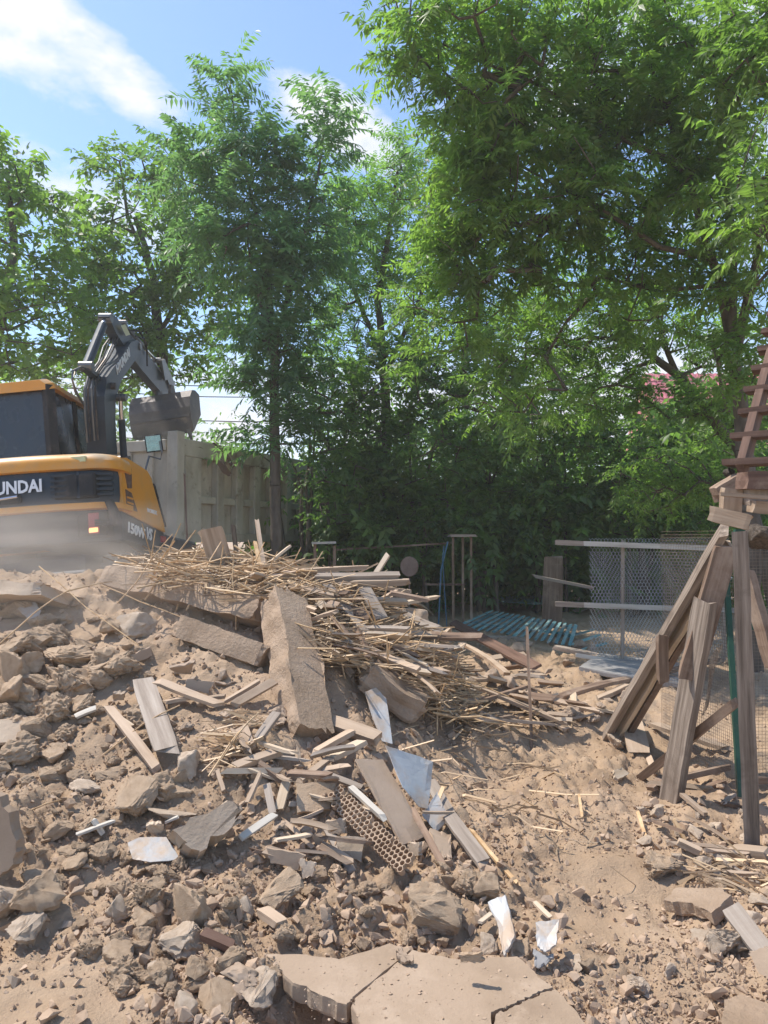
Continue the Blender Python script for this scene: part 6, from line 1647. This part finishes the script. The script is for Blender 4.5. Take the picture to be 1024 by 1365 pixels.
place('bark_clump', npmesh('bark_clump', V, Fc, M['bark'], True), Matrix.Translation(dep(972, 632, 4.7)) @ Matrix.Diagonal((.05, .05, .06, 1)), None, 'torn clump of bark left of the reddish landing beam', 'bark')
# stairs
S0 = dep(989, 616, 4.6); run = Vector((.6, .8, 0)); sd_ = Vector((.8, -.6, 0))
st = empty('wooden_stairs', Vector((S0.x, S0.y, 0)), 'steep open wooden stairs rising out of the picture at the right edge', 'stairs')
dzs, drn = .19, .23
for sd2 in (0.0, .85):
    A = S0 - run * .02 + sd_ * sd2 - Vector((0, 0, .05)); B = A + (run * drn + Z * dzs) * 9
    bar('stringer', A, B, .05, .13, M['wood_red'], parent=st, roll=0, nx=10, rough=.003)
for k in range(9):
    c = S0 + (run * drn + Z * dzs) * k
    bar('tread', c - sd_ * .1 + run * .02, c + sd_ * .95 + run * .02, .19, .04, M['wood_red'], parent=st, nx=6, ends=.005, rough=.003, bend=random.uniform(-.008, .008))

# ------------------------------------------------------------------ things in the shade at the back
def gb(px, Y, dz=0): return g(px, 750, Y, dz)


b0 = gb(545, 12.6)
dk = empty('scrap_disc', b0, 'round rusty disc on a thin stake in the shade', 'disc')
MB().tube([dep(545, 755, 12.6) + Vector((0, -.03, 0)), dep(545, 755, 12.6) + Vector((.02, .0, .0))], .17, 20).build('disc', M['cloth'], dk)
MB().tube([b0, dep(546, 760, 12.63)], .015, 6).build('stake', M['wood_dark'], dk)
bt = empty('bench', gb(433, 12.2), 'small plank-topped stand in the shade right of the truck', 'bench')
bar('top_board', dep(417, 724, 12.2), dep(449, 723, 12.2), .25, .035, M['wood_white'], parent=bt)
for px in (420, 446): bar('leg', gb(px, 12.2), dep(px, 726, 12.2), .05, .05, M['wood_dark'], parent=bt)
bt = empty('table', gb(617, 12.6), 'thin-topped wooden table on a post beside the blue pipe', 'table')
bar('top_board', dep(599, 714, 12.6), dep(632, 714, 12.6), .3, .04, M['wood_grey'], parent=bt)
for px in (604, 617, 628): bar('leg', gb(px, 12.6), dep(px, 716, 12.6), .04, .035, M['wood_dark'], parent=bt)
bar('cross_rail', dep(566, 779, 12.5), dep(620, 779, 12.55), .04, .03, M['wood_dark'], parent=bt)
MB().tube([gb(584, 12.3), dep(588, 760, 12.3), dep(597, 722, 12.35)], .014, 8).build('blue_pipe', M['blue'], label='bright blue pipe leaning against the table in the shade', cat='pipe')
MB().tube([gb(596, 12.3), dep(590, 745, 12.3), dep(592, 728, 12.35)], .009, 8).build('blue_pipe', M['blue'], label='thinner blue pipe crossing behind the bright one', cat='pipe')
bar('leaning_board', gb(735, 12.8), dep(738, 745, 13.0), .34, .03, M['wood_dark'], 'broad brown board leaning in the shade left of the netting panel', 'board')
bar('grey_beam', dep(712, 768, 12.4), dep(792, 784, 12.2), .1, .05, M['wood_grey'], 'grey beam slanting behind the netting panel left edge', 'beam')
bar('fence_rail', dep(448, 733, 13), dep(600, 724, 13.2), .03, .03, M['wood_dark'], 'thin rail stretched between the stand and the table in the shade', 'rail')
tp = empty('slatted_panel', at(690, 838), 'fallen panel of faded teal slats lying on the ground in the middle distance', 'panel')
for k in range(17):
    bar('slat', at(612 + k * 9.2, 834 + k * 1.7, .06), at(656 + k * 7.0, 814 + k * 1.2, .14), .05, .02, M['teal'], parent=tp, nx=3, roll=random.uniform(-8, 8))
for (xa, ya, xb, yb) in [(620, 829, 762, 846), (645, 819, 765, 836)]: bar('cross_rail', at(xa, ya, .04), at(xb, yb, .04), .06, .03, M['teal'], parent=tp)
tp = empty('slatted_panel', at(690, 800), 'darker teal slatted panel half hidden in the shade farther back', 'panel')
for k in range(12):
    bar('slat', at(655 + k * 6, 802 + k * .3, .2), at(680 + k * 6, 792 + k * .3, .25), .1, .02, M['teal'], parent=tp, nx=2)
for k, (xa, ya, xb, yb, lb) in enumerate([(765, 858, 800, 846, 'loose teal slat lying nearest the netting panel'), (775, 866, 806, 858, 'loose teal slat in front of the nearest one by the netting panel'), (752, 850, 790, 840, 'loose teal slat just right of the fallen slatted panel')]):
    bar('teal_slat', at(xa, ya, .06), at(xb, yb, .08), .06, .02, M['teal'], lb, 'slat')
# pale lattice fence glinting far behind
lf = empty('lattice_fence', gb(700, 22), 'pale lattice fence glinting through the far undergrowth', 'fence')
bar('rail', gb(560, 22, 1.4), gb(860, 22, 1.4), .06, .04, M['wood_white'], parent=lf, roll=90)
bar('rail', gb(560, 22, .2), gb(860, 22, .2), .06, .04, M['wood_white'], parent=lf, roll=90)
pm = None
for k in range(45):
    A = gb(562 + k * 6.6, 22.03, .0); o = bar('picket', A, A + Vector((0, 0, 1.5)), .07, .02, M['wood_white'], parent=lf, nx=1, roll=0, up=Vector((0, -1, 0)), rough=0, ends=0)


# ------------------------------------------------------------------ dust
def dust(name, label, c, r, dens, col, nscale, seed, thr=.42):
    m, N, L = newmat(name); out = N.new('ShaderNodeOutputMaterial'); pv = N.new('ShaderNodeVolumePrincipled')
    pv.inputs['Color'].default_value = (*col, 1); pv.inputs['Anisotropy'].default_value = .3
    tc = N.new('ShaderNodeTexCoord'); ln_ = N.new('ShaderNodeVectorMath'); ln_.operation = 'LENGTH'
    L.new(tc.outputs['Object'], ln_.inputs[0])
    fall = N.new('ShaderNodeMapRange'); fall.inputs[1].default_value = 1.0; fall.inputs[2].default_value = .25; fall.interpolation_type = 'SMOOTHSTEP'; L.new(ln_.outputs['Value'], fall.inputs[0])
    nz = N.new('ShaderNodeTexNoise'); nz.inputs['Scale'].default_value = nscale; nz.inputs['Detail'].default_value = 3; nz.noise_dimensions = '4D'; nz.inputs['W'].default_value = seed
    L.new(tc.outputs['Object'], nz.inputs['Vector'])
    mr = N.new('ShaderNodeMapRange'); mr.inputs[1].default_value = thr; mr.inputs[2].default_value = thr + .25; L.new(nz.outputs[0], mr.inputs[0])
    mu = N.new('ShaderNodeMath'); mu.operation = 'MULTIPLY'; L.new(fall.outputs[0], mu.inputs[0]); L.new(mr.outputs[0], mu.inputs[1])
    m2 = N.new('ShaderNodeMath'); m2.operation = 'MULTIPLY'; L.new(mu.outputs[0], m2.inputs[0]); m2.inputs[1].default_value = dens
    L.new(m2.outputs[0], pv.inputs['Density']); L.new(pv.outputs[0], out.inputs['Volume'])
    V, Fc = ICO[3]
    o = place(name, npmesh(name, V, Fc, m, True), Matrix.Translation(c) @ Matrix.Diagonal((*r, 1)), kind='stuff')
    o['label'] = label; o['category'] = 'dust'


dust('dust_cloud', 'tan dust billowing low between the heap and the excavator', dep(70, 735, 6.9), (2.0, 1.0, .62), .95, (.80, .72, .64), 2.4, 3, .39)
dust('dust_haze', 'thin dust drifting over the left slope', dep(120, 830, 5.6), (1.5, .8, .75), .42, (.8, .72, .64), 2.6, 8, .42)
dust('falling_dust', 'dust puffing under the bucket over the truck bed', dep(222, 575, 13.6), (.8, .8, .7), 1.0, (.72, .62, .54), 2.2, 5, .40)
dust('drifting_dust', 'faint dust veil behind the excavator boom', dep(150, 600, 12.6), (2.6, 1.6, 1.6), .22, (.75, .68, .6), 1.5, 6, .36)
m, N, L = newmat('dusty_air'); out = N.new('ShaderNodeOutputMaterial'); pv = N.new('ShaderNodeVolumePrincipled')
pv.inputs['Color'].default_value = (.86, .86, .84, 1); pv.inputs['Density'].default_value = .0023; pv.inputs['Anisotropy'].default_value = .2; L.new(pv.outputs[0], out.inputs['Volume'])
hz = MB().box((-38, -12, -1.6), (38, 46, 12.5)).build('haze', m, kind='stuff'); hz['label'] = 'thin dusty air over the whole yard'; hz['category'] = 'haze'
print('objects', len(bpy.data.objects))
